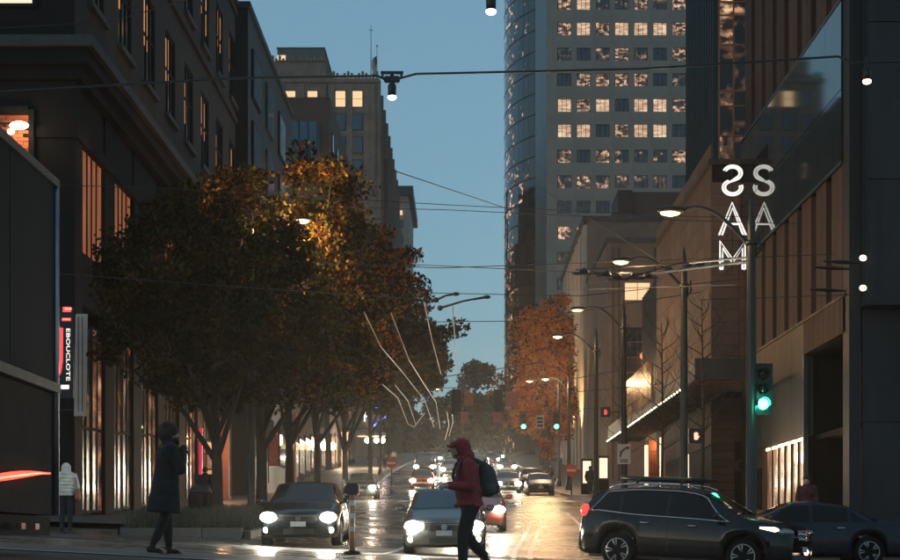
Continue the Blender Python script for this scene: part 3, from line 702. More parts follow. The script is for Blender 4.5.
b = MB(); b.box(11.6, 30, 163.1, 200.2, 30.9, 31.4); b.build('parapet', M['cornice'], FF, world=True)
for y in (166, 178, 190):
    d = point('floodlight', (9.6, y, G(10, y)+3), 7000, (1,.62,.28), .15, math.radians(95), None)
    d.rotation_euler = (Vector((12, y+1, 22))-d.location).to_track_quat('-Z', 'Y').to_euler()
k1 = F/168
E1 = empty('setback_block', (24, 175, 25), label='flat brown block with dark louvres and a teal shaft, below the pale office tower', cat='building')
b = MB(); b.box(X(633, k1), 34, 168, 185, 25, Z(192, k1)); b.build('wall', M['brown_plain'], E1, world=True)
b = MB(); b.box(X(617.5, k1), X(632, k1), 167.5, 175, 25, Z(191, k1)); b.build('shaft', M['teal_clad'], E1, world=True)
for i in range(14): q = MB(); q.box(X(653+2.2*i, k1), X(654.4+2.2*i, k1), 167.9, 167.99, Z(241, k1), Z(233, k1)); q.build('louvre', M['frame_dark'], E1, world=True)
q = MB(); q.box(X(652, k1), X(685, k1), 167.92, 167.99, Z(228, k1), Z(221, k1)); q.build('dark_window', M['pane_off'], E1, world=True)
block('far_right_terrace', 'low dark terrace behind the orange tree on the right side of the street', 'building', 12.2, 201, 244, 30, M['brown_plain'], 9, side=1, lit=.3)
# ------------------------------------------------------------------ vehicles
def smooth1(xs_, ys_, n=2):
    y = np.array(ys_, float)
    for _ in range(n):
        z = y.copy(); z[1:-1] = (y[:-2]+2*y[1:-1]+y[2:])/4; y = z
    return y
CARP = {
 'sedan': dict(L=4.65, W=1.82, wb=2.72, wr=.33, zb=.22, top=[(-2.32,.62),(-2.28,.86),(-2.15,1.0),(-1.6,1.07),(-1.45,1.10),(-.9,1.36),(-.25,1.45),(.3,1.42),(1.2,1.0),(1.35,.97),(2.0,.85),(2.22,.78),(2.30,.68),(2.32,.56)],
   sh=[(-2.32,.6),(-2.25,.82),(-1.6,.96),(-.5,.95),(1.2,.90),(2.0,.78),(2.25,.70),(2.32,.5)], cab=(-1.75, 1.25), roof=(-.75,.25), side=(-1.45,-.95,1.02,.42), ws=(.33,1.14), rw=(-1.5,-.85), splits=(-.95,-.12)),
 'suv': dict(L=4.55, W=1.84, wb=2.64, wr=.355, zb=.26, top=[(-2.27,.7),(-2.25,1.0),(-2.18,1.2),(-1.98,1.46),(-1.75,1.6),(-1.0,1.68),(-.1,1.68),(.35,1.62),(1.18,1.16),(1.32,1.12),(1.95,1.04),(2.16,.97),(2.24,.86),(2.27,.66)],
   sh=[(-2.27,.68),(-2.2,1.1),(-1.9,1.14),(-1.0,1.06),(1.15,1.0),(2.0,.93),(2.2,.86),(2.27,.62)], cab=(-2.25,1.22), roof=(-1.7,.3), side=(-2.0,-1.62,1.02,.45), ws=(.42,1.12), rw=(-2.2,-1.85), splits=(-1.32,-.3)),
 'van': dict(L=5.0, W=1.95, wb=3.0, wr=.36, zb=.3, top=[(-2.5,.8),(-2.48,1.7),(-2.4,1.95),(-2.0,2.05),(.6,2.05),(.9,1.95),(1.55,1.25),(1.7,1.2),(2.2,1.05),(2.4,.9),(2.5,.6)],
   sh=[(-2.5,.8),(-2.4,1.15),(1.5,1.1),(2.2,.95),(2.5,.6)], cab=(-2.5,1.55), roof=(-2.2,.7), side=(-2.1,-2.0,1.3,.85), ws=(.95,1.5), rw=(-2.47,-2.42), splits=(-.8,.2)),
}
def paintm(name, col, rough=.22):
    return mat(name, col, rough, .25, .08, 3, coat=.22, spec=.45, rvar=.05)
def make_car(name, kind, paint_m, label, group=None, lights='head_far', detail=True, plate=True, chrome=False, tail='tail_dim', rack=False, fog=False, glass='glass_dark'):
    p = CARP[kind]; L, W = p['L'], p['W']; h = L/2; xf = p['wb']/2+.0; wr = p['wr']; ra = wr*1.2
    E = empty(name, label=label, cat='car' if kind != 'suv' else 'SUV', group=group)
    step = .04 if detail else .09
    xs_ = np.arange(-h, h+1e-6, step); xs_ = np.clip(xs_, -h, h)
    top = smooth1(xs_, np.interp(xs_, *zip(*p['top'])), 3 if detail else 1); sh = smooth1(xs_, np.interp(xs_, *zip(*p['sh'])), 3)
    top = np.maximum(top, sh+.02)
    wp = W/2*np.interp(np.abs(xs_)/h, [0,.55,.8,.9,.96,1.0], [1,.995,.965,.91,.83,.70]); wp = smooth1(xs_, wp, 2)
    cabf = np.clip(np.minimum((xs_-p['cab'][0])/.5, (p['cab'][1]-xs_)/.75), 0, 1)
    kcab = .72 if kind != 'van' else .86
    def wtop(i): return wp[i]*(.86*(1-cabf[i])+kcab*cabf[i])
    def pt(i, part, t):
        """part 0 side (t 0..1), 1 cabin side, 2 top"""
        zb = p['zb']+.12*max(0, abs(xs_[i])/h-.9)*10*.6
        for wx in (-xf, xf):
            d = abs(xs_[i]-wx)
            if d < ra: zb = max(zb, wr+math.sqrt(ra*ra-d*d))
        zb = min(zb, sh[i]-.05)
        w_, s_ = wp[i], sh[i]; te = top[i]-.05*(1 if cabf[i] > .3 else .6); te = max(te, s_+.005)
        if part == 0:
            return (xs_[i], w_*(.93+.07*math.sin(PI*min(1, t*.9+.08))), zb+(s_-zb)*t)
        if part == 1:
            y0 = w_*(.93+.07*math.sin(PI*.98)); return (xs_[i], y0+(wtop(i)-y0)*t, s_+(te-s_)*t)
        return (xs_[i], wtop(i)*(1-t), te+(top[i]-te)*math.sin(t*PI/2))
    prof = [(0, t) for t in np.linspace(0, 1, 8)]+[(1, t) for t in np.linspace(.12, 1, 5)]+[(2, t) for t in (.12, .35, .65, 1)]
    P = []
    for i in range(len(xs_)):
        r = [(xs_[i], 0, pt(i, 0, 0)[2])]+[pt(i, a, t) for a, t in prof]
        full = [(x, -y, z) for x, y, z in r[1:-1]]
        P.append(r+full[::-1]+[r[0]])
    P = np.array(P); me = grid_mesh('body', P, paint_m)
    bm = bmesh.new(); bm.from_mesh(me); bmesh.ops.remove_doubles(bm, verts=bm.verts, dist=.0008)
    for sgn in (-1, 1):
        ed = [e for e in bm.edges if e.is_boundary and all(abs(v.co.x-sgn*h) < .01 for v in e.verts)]
        if ed: bmesh.ops.contextual_create(bm, geom=ed)
    bmesh.ops.recalc_face_normals(bm, faces=bm.faces); bm.to_mesh(me); bm.free()
    me.polygons.foreach_set('use_smooth', [True]*len(me.polygons))
    body = link('body', me, E)
    def S(x, part, t, off=.008):
        i = (x+h)/step; i0 = int(max(0, min(len(xs_)-2, math.floor(i)))); f = min(1, max(0, i-i0))
        a, b = Vector(pt(i0, part, t)), Vector(pt(i0+1, part, t)); q = a.lerp(b, f)
        nrm = Vector((0, .96, .25)) if part <= 1 else Vector((0, .1, 1)); 
        if part == 2 and x > p['roof'][1]: nrm = Vector((.6, .1, .8))
        if part == 2 and x < p['roof'][0]: nrm = Vector((-.6, .1, .8))
        return q+nrm*off
    def patch(nm, x0, x1, part, ts, m_, sides=(1, -1), nx=10, par=body, both=False, off=.008):
        for s in sides:
            P = []
            for t in ts:
                a = x0(t) if callable(x0) else x0; b_ = x1(t) if callable(x1) else x1
                P.append([[(v := S(x, part, t, off)).x, s*v.y, v.z] for x in np.linspace(a, b_, nx)])
            link(nm, grid_mesh(nm, np.array(P), m_), par)
    gl = M[glass]
    xr0, xr1, xf0, xf1 = p['side']
    fx0 = lambda t: xr0+(xr1-xr0)*t; fx1 = lambda t: xf0+(xf1-xf0)*t
    tt = np.linspace(.08, .88, 6); s1_, s2_ = p['splits']
    patch('rear_quarter_window', fx0, lambda t: max(fx0(t)+.02, s1_-.04), 1, tt, gl)
    patch('rear_door_window', s1_+.04, s2_-.04, 1, tt, gl); patch('front_door_window', s2_+.04, fx1, 1, tt, gl)
    if chrome:
        for s in (1, -1):
            pts = [S(x, 1, .04, .014) for x in np.linspace(fx0(0), fx1(0), 14)]+[S(fx1(t), 1, t, .014) for t in np.linspace(.1, .93, 8)]+[S(x, 1, .93, .014) for x in np.linspace(fx1(1)-.05, fx0(1)+.05, 14)]+[S(fx0(t), 1, t, .014) for t in np.linspace(.9, .04, 5)]
            q = MB(); q.tube([(v.x, s*v.y, v.z) for v in pts], .012, 5); q.build('window_trim', M['chrome'], body, smooth=True)
    # windscreen and rear window over the top surface, both halves in one mesh
    for nm, (a, b_) in (('windscreen', p['ws']), ('rear_window', p['rw'])):
        P = []
        for x in np.linspace(a, b_, 9):
            ri = [S(x, 2, t) for t in (.1, .4, .7, 1)]; row = [(v.x, v.y, v.z) for v in ri]+[(v.x, -v.y, v.z) for v in ri[:-1][::-1]]
            P.append(row)
        link(nm, grid_mesh(nm, np.array(P), gl), body)
    # wheels
    ty = MB(); ty.lathe([(wr*.66, -.10), (wr*.93, -.11), (wr, -.07), (wr, .07), (wr*.93, .11), (wr*.66, .10)], 28, (0, 0, 0), 'y'); ty = ty.mesh('tyre', M['rubber'], True)
    ri = MB(); ri.lathe([(wr*.66, .06), (wr*.70, .105), (wr*.64, .105), (wr*.6, .05)], 24, (0, 0, 0), 'y')
    ri.lathe([(.0001, .07), (.06, .085), (.07, .06)], 12, (0, 0, 0), 'y')
    for k in range(5):
        a = 2*PI*k/5
        for da in (-.17, .17):
            ri.tube([(.05*math.cos(a), .075, .05*math.sin(a)), (wr*.65*math.cos(a+da), .085, wr*.65*math.sin(a+da))], [.022, .028], 6)
    ri = ri.mesh('rim', mat('alloy wheel', (.34,.33,.32), .3, .9, .1), True)
    hub = MB(); hub.lathe([(.0001, .0), (wr*.64, .0), (wr*.64, .02), (.0001, .02)], 20, (0, 0, 0), 'y'); hub = hub.mesh('brake_disc', M['black_metal'])
    for x in (-xf, xf):
        for s in (1, -1):
            wE = link('wheel', ty, E, (x, s*(W/2-.13), wr), (0, 0, 0 if s > 0 else PI)); link('rim', ri, wE); link('brake_disc', hub, wE)
    # underbody shadow box
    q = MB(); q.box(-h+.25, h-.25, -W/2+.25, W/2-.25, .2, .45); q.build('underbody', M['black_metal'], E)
    # front: grille, bumper intake, lamps, plate, badge
    zf_ = sh[-3]
    nose = lambda y, z: (h-.015-.22*(abs(y)/(W/2))**2.2*1.0)
    zl = .68 if kind == 'sedan' else (.86 if kind == 'suv' else .85)
    def face(nm, y0, y1, z0, z1, m_, th=.03, n=8, par=body, skew=0, off=.0):
        P = []; 
        for y in np.linspace(y0, y1, n): P.append([(nose(y, z)+th+off, y, z+skew*abs(y)) for z in (z0, z1)])
        P = np.array(P); Q = np.concatenate([P[:, :1]-[[[th*2, 0, 0]]], P, P[:, 1:]-[[[th*2, 0, 0]]]], axis=1)
        return link(nm, grid_mesh(nm, Q, m_, False), par)
    gz0 = zl-.12
    face('grille', -.42, .42, gz0, zl+.06, M['black_metal'])
    for k in range(3): face('grille_bar', -.43, .43, gz0+.03+k*.055, gz0+.045+k*.055, M['chrome'] if (chrome or k == 2) else M['frame_dark'], .042)
    face('bumper_intake', -.62, .62, .30, .42, M['black_metal'], .03)
    q = MB(); q.lathe([(.0001, 0), (.065, 0), (.065, .02), (.0001, .02)], 16, (nose(0, 0)+.045, 0, zl-.03), 'x'); q.build('badge', M['chrome'], body)
    if plate: face('licence_plate', -.17, .17, .47, .58, mat('licence plate', (.55,.55,.52), .4, 0, .15, 25), .045, 2)
    for s in (1, -1):
        yl = .70 if kind != 'van' else .78
        q = MB(); q.ball((h-.20, s*yl*.98, zl), .10, 1.9, 1.45, .85, 14); hs = q.build('headlight', mat('lamp housing', (.3,.3,.3), .15, .6), E, smooth=True)
        if lights:
            big = lights == 'head'
            q = MB(); q.ball((h-.02, s*yl*.95, zl-.005), .135 if big else .17, .45, 1.35, .85, 12); q.build('bulb', M[lights], hs, smooth=True)
            if fog: q = MB(); q.ball((h-.07, s*(yl+.02), zl-.29), .06, .5, 1, 1, 10); q.build('fog_lamp', M['fog'], E, smooth=True)
        q = MB(); q.ball((-h+.16, s*.68, sh[4]+(.02 if kind != 'van' else 0)), .10, 1.2, 1.5, .75 if kind == 'sedan' else 1.35, 12); q.build('tail_light', M[tail], E, smooth=True)
        q = MB(); q.ball((.78 if kind != 'van' else 1.2, s*(W/2+.09), sh[len(sh)//2]+.09), .1, .6, 1.1, .75, 12); q.tube([(.8, s*(W/2-.08), .96), (.78, s*(W/2+.06), 1.0)], .03, 6); q.build('wing_mirror', paint_m, E, smooth=True)
        if detail:
            for hx in (-.75, .25) if kind != 'van' else (.3,):
                q = MB(); v = S(hx, 0, .84, .018); q.tube([(hx-.1, s*v.y, v.z), (hx-.06, s*(v.y+.03), v.z), (hx+.06, s*(v.y+.03), v.z), (hx+.1, s*v.y, v.z)], .014, 6); q.build('door_handle', M['chrome'], body, smooth=True)
            for gx in (s1_, s2_, .92):
                q = MB(); q.tube([(S(gx+(.06*(1-t)), 0, t, .0).x, s*S(gx, 0, t, .001).y, S(gx, 0, t).z) for t in np.linspace(.12, 1, 9)], .006, 4); q.build('door_gap', M['black_metal'], body)
    if rack:
        for s in (1, -1):
            q = MB(); q.tube([(x, s*(W/2*.66), float(np.interp(x, xs_, top))+.05-(.04 if abs(x+.7) > .85 else 0)) for x in np.linspace(-1.65, .25, 10)], .018, 6); q.build('roof_rail', M['chrome'], E, smooth=True)
        for x in (-1.05, -.1):
            z = float(np.interp(x, xs_, top))+.10; q = MB(); q.tube([(x, -W/2*.72, z-.04), (x, -W/2*.62, z), (x, W/2*.62, z), (x, W/2*.72, z-.04)], .022, 8); q.build('cross_bar', M['black_metal'], E, smooth=True)
        for y in (-.42, .3):
            z = 1.68+.14; q = MB(); q.tube([(-1.5, y, z+.02), (-1.2, y, z), (0, y, z), (.35, y, z+.03)], [.03, .05, .05, .02], 8); q.build('ski_clamp', M['black_metal'], E, smooth=True)
    return E
def place(E, X, Y, yaw, dz=0):
    E.location = (X, Y, G(X, Y)+dz+.005); fwd = 1.2
    d = Vector((math.cos(yaw), math.sin(yaw)))
    pitch = math.atan2(G(X+d.x*fwd, Y+d.y*fwd)-G(X-d.x*fwd, Y-d.y*fwd), 2*fwd)
    E.rotation_euler = (Matrix.Rotation(yaw, 3, 'Z') @ Matrix.Rotation(-pitch, 3, 'Y')).to_euler(); return E
def beams(E, z=.68, y=.68, x=2.5, energy=900):
    for s in (1, -1):
        m = Matrix.Translation(E.location) @ E.rotation_euler.to_matrix().to_4x4()
        p_ = m @ Vector((x, s*y, z)); d_ = (m @ Vector((x+10, s*y, z-.55)))-p_
        o_ = point('headlight_beam', p_, energy*.7, (1,.84,.60), .06, math.radians(58), d_.to_track_quat('-Z', 'Y').to_euler(), .8)
TOCAM = -PI/2
P_black = paintm('black car paint', (.004,.005,.006)); P_dk = paintm('dark grey car paint', (.02,.024,.026)); P_c2 = paintm('grey car paint', (.05,.055,.055)); P_silver = paintm('silver car paint', (.17,.20,.22))
P_red = paintm('dark red car paint', (.16,.03,.02)); P_blue = paintm('midnight blue car paint', (.003,.006,.015), .3); P_orange = paintm('orange car paint', (.4,.10,.04)); P_grey = paintm('mid grey car paint', (.12,.12,.12)); P_suv = paintm('dark teal black car paint', (.004,.006,.0065), .14)
c1 = place(make_car('sedan', 'sedan', P_black, 'black sedan facing us at left by the planted kerb, headlights and fog lamps on', lights='head', fog=True), -3.62, 39.9, TOCAM)
c2 = place(make_car('sedan', 'sedan', P_c2, 'grey hatchback with pale windscreen facing us, half hidden by the pedestrian in red', lights='head', fog=True, glass='pane_sky'), -.38, 38.6, TOCAM)
c3 = place(make_car('sedan', 'sedan', P_silver, 'pale car with bright headlights at the crest, beside the left kerb', lights='head', glass='pane_sky'), -5.55, 95, TOCAM)
c4 = place(make_car('sedan', 'sedan', P_red, 'dark red car following behind the pedestrian, one bright headlight in view', lights='head'), .42, 52, TOCAM)
for c, e in ((c1, 330), (c2, 330), (c4, 600), (c3, 2000)): beams(c, energy=e)
c5 = place(make_car('sedan', 'sedan', P_orange, 'small orange car with pale windscreen, beyond the crest left of centre', lights='fog', glass='pane_sky', detail=False), -2.95, 127, TOCAM)
c6 = place(make_car('van', 'van', P_dk, 'tall van facing us behind the small orange car', lights='head_far', glass='pane_sky', detail=False), -3.3, 152, TOCAM)
c7 = place(make_car('sedan', 'sedan', P_blue, 'dark unlit sedan parked first at the right kerb beyond the crest', lights=None, detail=False, glass='pane_sky'), 5.0, 110, TOCAM)
c8 = place(make_car('suv', 'suv', P_black, 'black tall SUV parked right behind the dark unlit sedan at the right kerb', lights=None, detail=False), 5.0, 122, TOCAM)
c9 = place(make_car('sedan', 'sedan', P_grey, 'grey car with lights on beside the parked dark sedan', lights='head_far', detail=False, glass='pane_sky'), 3.1, 116, TOCAM)
far = [(-1.0, 150, 'grey', 'car behind the pedestrian, just left of the hood'), (-1.0, 172, 'silver', ''), (-1.1, 200, 'dk', ''), (1.6, 150, 'dk', ''), (1.9, 178, 'silver', ''), (4.2, 160, 'grey', ''), (3.6, 200, 'red', ''), (1.5, 225, 'dk', ''), (-3.4, 215, 'grey', ''), (5.0, 240, 'dk', '')]
beams(c6, y=.7, z=.8, energy=2600)
flab = ['grey car facing us, first of the middle queue far up the street', 'silver car facing us, second of the middle queue far up the street', 'dark car facing us, third of the middle queue far up the street', 'dark car facing us, nearest of the far queue right of the pedestrian hood', 'silver car facing us, second of the far queue right of the hood', 'grey car facing us with bright lamps, behind the parked black SUV', 'red car facing us far up the right lane', 'dark car facing us, last of the far queue right of the hood', 'grey car facing us far behind the tall van', 'dark car facing us, farthest by the right kerb']
PM = dict(grey=P_grey, silver=P_silver, dk=P_dk, red=P_red)
for (x, y, c, _), lb in zip(far, flab):
    fc_ = place(make_car('sedan', 'sedan', PM[c], lb, group='cars queueing far up the street', lights='head_far', detail=False, plate=False), x, y, TOCAM)
    if y in (150, 160): beams(fc_, energy=2000)
c10 = place(make_car('suv', 'suv', P_suv, 'dark SUV with a roof rack turning across the street at the right, headlights on', lights=None, chrome=True, rack=True, tail='tail'), 4.7, 34.6, math.radians(-27))
def suv_lamp():
    for s in (1, -1):
        q = MB(); q.tube([(1.62, s*.86, .93), (1.9, s*.80, .90), (2.12, s*.66, .86), (2.2, s*.56, .84)], [.02, .055, .06, .03], 8); q.build('headlight', emit('suv headlamp', (1,.80,.66), 2.6), c10, smooth=True)
        q = MB(); q.ball((2.14, s*.68, .47), .055, .8, 1, 1, 10); q.build('fog_lamp', emit('suv fog lamp', (1,.6,.38), 18), c10, smooth=True)
    q = MB(); q.tube([(2.3, -.5, .84), (2.33, 0, .82), (2.3, .5, .84)], .028, 6); q.tube([(2.31, -.45, .74), (2.34, 0, .72), (2.31, .45, .74)], .02, 6); q.build('chrome_bar', M['chrome'], c10, smooth=True)
suv_lamp()
c11 = place(make_car('sedan', 'sedan', P_blue, 'midnight blue sedan partly behind the dark SUV at the right edge, tail light glowing', lights=None, tail='tail', detail=True), 7.45, 37.6, PI-.02)
point('tail_glow', Vector(c11.location)+Vector((2.5, -.7, .8)), 6, (1,.08,.05))

# grey box truck at the left edge
TK = empty('box_truck', (-5.65, 14.4, G(-5.6, 15)), label='grey box truck cut off by the left edge, with a steel rub rail', cat='truck')
M['truck'] = mat('grey truck panel', (.022,.027,.028), .9, .0, .15, .7, bump=.03, bscale=2, spec=.06)
tz = -TK.location.z; M['truck_rail'] = mat('dull rail metal', (.07,.075,.075), .7, .2, .3, 3)
q = MB(); q.box(-1.25, 1.25, -5.2, 4.0, tz+.30-.0, tz+1.60); q.build('lower_body', mat('glossy dark skirt', (.012,.014,.015), .85, .0, .3, spec=.08), TK)
for k in range(5): q = MB(); q.box(-1.25, 1.262, 4.0-1.9*(k+1)+.012, 4.0-1.9*k-.012, tz+1.74, tz+3.84); q.build('side_panel', M['truck'], TK)
q = MB(); q.box(-1.27, 1.30, -5.22, 4.03, tz+1.62, tz+1.72); q.build('rub_rail', M['truck_rail'], TK)
q = MB(); q.box(-1.27, 1.29, -5.22, 4.03, tz+3.845, tz+3.93); q.build('roof_rail', M['truck_rail'], TK)
q = MB(); q.tube([(1.24, 4.0, tz+.3), (1.24, 4.0, tz+3.84)], .05, 10); q.build('corner_post', M['steel'], TK, smooth=True)
q = MB(); q.box(-1.2, 1.15, -5, 3.6, tz+.1, tz+.29); q.build('chassis', M['rubber'], TK)
for k, y in enumerate((3.0, 2.45)): q = MB(); q.box(1.255, 1.285, y, y+.16, tz+.14, tz+.2); q.build('side_marker', mat('amber marker', (.25,.07,.03), .6), TK)
q = MB(); q.box(1.1, 1.2, 1.8, 3.95, tz+.08, tz+.28); q.build('skirt', M['rubber'], TK)
wl = MB(); wl.lathe([(.28, -.14), (.46, -.15), (.5, -.1), (.5, .1), (.46, .15), (.28, .14)], 24, (0, 0, 0), 'x')
wl = wl.mesh('wheel', M['rubber'], True)
for y in (-2.5, 1.2): link('wheel', wl, TK, (.95, y, .5)); link('wheel', wl, TK, (-.95, y, .5))
q = MB(); pts = [(1.275, 1.0+2.65*t, tz+.56+.06*t+.12*math.sin(t*1.5)) for t in np.linspace(0, 1, 10)]; q.tube(pts, [.012+.03*math.sin(PI*min(1, t+.1)) for t in np.linspace(0, 1, 10)], 6); q.build('red_reflection', emit('painted red reflection', (1,.09,.04), 2.0), TK, smooth=True)  # glowing tube standing in for a red light reflected in the truck side

# ------------------------------------------------------------------ street lamps, signals, signs
def lamp_post(X, Y, pxl, pyl, label, side=1, lit='lamp_warm', energy=900, group='street lamps with curved arms', s_=1.0):
    z = G(X, Y)+.14; L_ = at(pxl, pyl, Y); E = empty('street_lamp', (X, Y, z), label=label, cat='street lamp', group=group)
    h = L_.z-z; dx = L_.x-X
    q = MB(); q.lathe([(.22, 0), (.24, .05), (.2, .35), (.13, .5), (.12, h*.55), (.095, h*.95), (.1, h*.95+.05), (.06, h*.98), (.07, h+.02), (.02, h+.35), (.001, h+.4)], 14); q.build('pole', M['pole'], E, smooth=True)
    q = MB(); q.lathe([(.15, h*.9-.05), (.17, h*.9), (.15, h*.9+.06)], 12); q.build('collar', M['pole'], E, smooth=True)
    q = MB(); ts_ = np.linspace(0, 1, 16); q.tube([(dx*.84*t, 0, h*.885+(h-h*.885+.05)*math.sin(t*PI*.62)) for t in ts_], [.055-.02*t for t in ts_], 8)
    q.tube([(0, 0, h*.9), (-.1*(1 if dx < 0 else -1)*-1, 0, h*.9-.1), (-dx*.06, 0, h*.86), (-dx*.11, 0, h*.88), (-dx*.1, 0, h*.92)], [.05, .045, .04, .035, .02], 8); q.build('arm', M['pole'], E, smooth=True)
    zl_ = h*.885+(h-h*.885+.05)*math.sin(PI*.62)
    q = MB(); q.ball((dx*.97, 0, zl_-.0), .36, 1.0, .45, .26, 14); hd = q.build('luminaire', M['black_metal'], E, smooth=True)
    q = MB(); q.ball((dx*.985, 0, zl_-.07), .25, 1.0, .5, .34, 14); q.build('lens', M[lit], hd, smooth=True)
    if energy: point('street_lamp_light', Vector((X+dx*.985, Y, z+zl_-.30)), energy, (1,.58,.27), .15)
    return E
lamp_post(6.98, 41, 669, 209, 'nearest street lamp on the right, on the pole carrying the green signal', energy=240)
lamp_post(7.0, 53.6, 620, 259, 'second street lamp on the right, beside the museum corner', energy=300)
lamp_post(7.0, 73.5, 577, 308, 'third street lamp on the right, with the white arrow sign', energy=380)
lamp_post(7.0, 88.8, 557, 335, 'fourth and smallest near street lamp on the right', energy=900)
lamp_post(-7.0, 56.5, 303, 218, 'street lamp glowing among the leaves of the left trees', energy=1700)
lamp_post(7.4, 130, 529, 380, 'distant street lamp seen against the orange tree, left of a pair', lit='lamp_far', energy=2200)
lamp_post(-7.2, 150, 437, 388, 'distant street lamp at the left, against dark foliage', lit='lamp_far', energy=0)
lamp_post(7.4, 118, 545, 378, 'distant street lamp seen against the orange tree, right of a pair', lit='lamp_far', energy=1800)
def signal(X, Y, z, label, on='green', back=False, group='traffic signals', parent_pole=None, s_=1.0):
    E = empty('traffic_signal', (X, Y, z), PI if back else 0, label=label, cat='traffic light', group=group)
    q = MB(); q.box(-.17*s_, .17*s_, -.0, .24, -.55*s_, .55*s_, .02); q.build('housing', M['black_metal'], E)
    q = MB(); q.box(-.24*s_, .24*s_, .03, .05, -.62*s_, .62*s_); q.build('backplate', M['black_metal'], E)
    for k, c in enumerate(('red', 'amber', 'green')):
        zz_ = (.36-.36*k)*s_
        q = MB(); q.lathe([(.001, -.04), (.10*s_, -.03), (.135*s_, 0)], 16, (0, 0, zz_), 'y'); ln = q.build(c+'_lens', M['green'] if (on == c and c == 'green') else (M['red_led'] if on == c else M['glass_dark']), E, smooth=True)
        q = MB(); a_ = np.linspace(-.3, PI+.3, 10)
        P = np.array([[(.15*s_*math.cos(a), y, zz_+.15*s_*math.sin(a)) for a in a_] for y in (-.22, 0)]); link('visor', grid_mesh('visor', P, M['black_metal']), E)
    return E
sg = at(763, 389, 41); signal(sg.x, 41, sg.z, 'green traffic signal on the nearest lamp pole at the right')
q = MB(); q.tube([(6.98, 41, sg.z+.3), (sg.x, 41.1, sg.z+.3)], .025, 6); q.tube([(6.98, 41, sg.z-.3), (sg.x, 41.1, sg.z-.3)], .025, 6); tag(q.build('signal_bracket', M['black_metal']), 'short double bracket holding the green signal to the nearest lamp pole', 'bracket')
point('green_glow', sg+Vector((.0, -.7, -.3)), 26, (.05,1,.55), .12)
g1 = at(523.5, 421, 110); signal(g1.x, 110, g1.z, 'left one of the two green signals hanging over the far street')
g2 = at(556.5, 421, 110); signal(g2.x, 110, g2.z, 'right one of the two green signals hanging over the far street')
b1 = at(456.5, 402, 89); signal(b1.x, 89, b1.z, 'dark signal seen from behind, left one over the street', on='', back=True, s_=1.05)
b2 = at(498.5, 402, 89); signal(b2.x, 89, b2.z, 'dark signal seen from behind, right one over the street', on='', back=True, s_=1.05)
M['sign_white'] = mat('white sign face', (.62,.58,.54), .5, 0, .1); M['sign_red'] = mat('red sign face', (.5,.035,.03), .45, 0, .1); M['sign_orange'] = mat('orange sign face', (.62,.2,.07), .5, 0, .1)
M['sign_pink'] = mat('faded pink sign face', (.62,.26,.22), .5, 0, .12); M['ink'] = mat('black sign ink', (.01,.01,.01), .6)
def text_mesh(s, size, m_, ext=.004, name='lettering'):
    cu = bpy.data.curves.new('t', 'FONT'); cu.body = s; cu.size = size; cu.extrude = ext; cu.align_x = 'CENTER'; cu.align_y = 'CENTER'; cu.resolution_u = 3
    o_ = bpy.data.objects.new('t', cu); COL.objects.link(o_); dg = bpy.context.evaluated_depsgraph_get(); me = bpy.data.meshes.new_from_object(o_.evaluated_get(dg)); me.name = name
    bpy.data.objects.remove(o_); bpy.data.curves.remove(cu); me.materials.clear(); me.materials.append(m_); return me
def plate(name, px, py, Y, wpx, hpx, m_, label, cat='sign', bars=0, hang=True):
    c = at(px, py, Y); k = Y/F; w_, h_ = wpx*k, hpx*k; E = empty(name, c, label=label, cat=cat)
    q = MB(); q.box(-w_/2, w_/2, 0, .03, -h_/2, h_/2); q.build('panel', M[m_], E)
    if hang: q = MB(); q.box(-.03, .03, .01, .04, h_/2, h_/2+.25); q.build('hanger', M['black_metal'], E)
    return E, w_, h_
plate('hanging_sign', 468.5, 399, 88.5, 9, 13, 'sign_orange', 'orange plate hung beside the left back-turned signal')
plate('hanging_sign', 512, 399, 88.5, 13, 15, 'sign_pink', 'larger pink plate hung beside the right back-turned signal')
plate('hanging_sign', 464.5, 417.5, 88.4, 9, 11, 'sign_pink', 'small pink plate hung lowest, under the left back-turned signal')
plate('hanging_sign', 497.5, 417.5, 88.4, 9, 11, 'sign_pink', 'small pink plate hung lowest, under the right back-turned signal')
E_, w_, h_ = plate('lane_sign', 540, 422, 109.6, 8.5, 13, 'sign_white', 'white sign with black lines between the two far green signals')
for k in range(3): q = MB(); q.box(-w_*.35, w_*.35, -.012, -.001, h_*(.28-.28*k)-.07, h_*(.28-.28*k)+.07); q.build('text_line', M['ink'], E_)
def dne(px, py, Y, r, label):
    c = at(px, py, Y); E = empty('no_entry_sign', (c.x, Y, G(c.x, Y)+.14), label=label, cat='road sign'); z = c.z-E.location.z
    q = MB(); q.tube([(0, 0, 0), (0, 0, z+r)], .04, 8); q.build('post', M['pole'], E)
    q = MB(); q.lathe([(.001, -.05), (r, -.05), (r, -.07), (.001, -.07)], 24, (0, 0, z), 'y'); dd = q.build('disc', M['sign_red'], E)
    q = MB(); q.box(-r*.75, r*.75, -.085, -.071, z-r*.16, z+r*.16); q.build('bar', M['sign_white'], dd)
    return E
dne(571.5, 470.5, 100, .36, 'round red no-entry sign on the right pavement beyond the crest')
dne(391.5, 463, 100, .33, 'round red no-entry sign at the left of the far street')
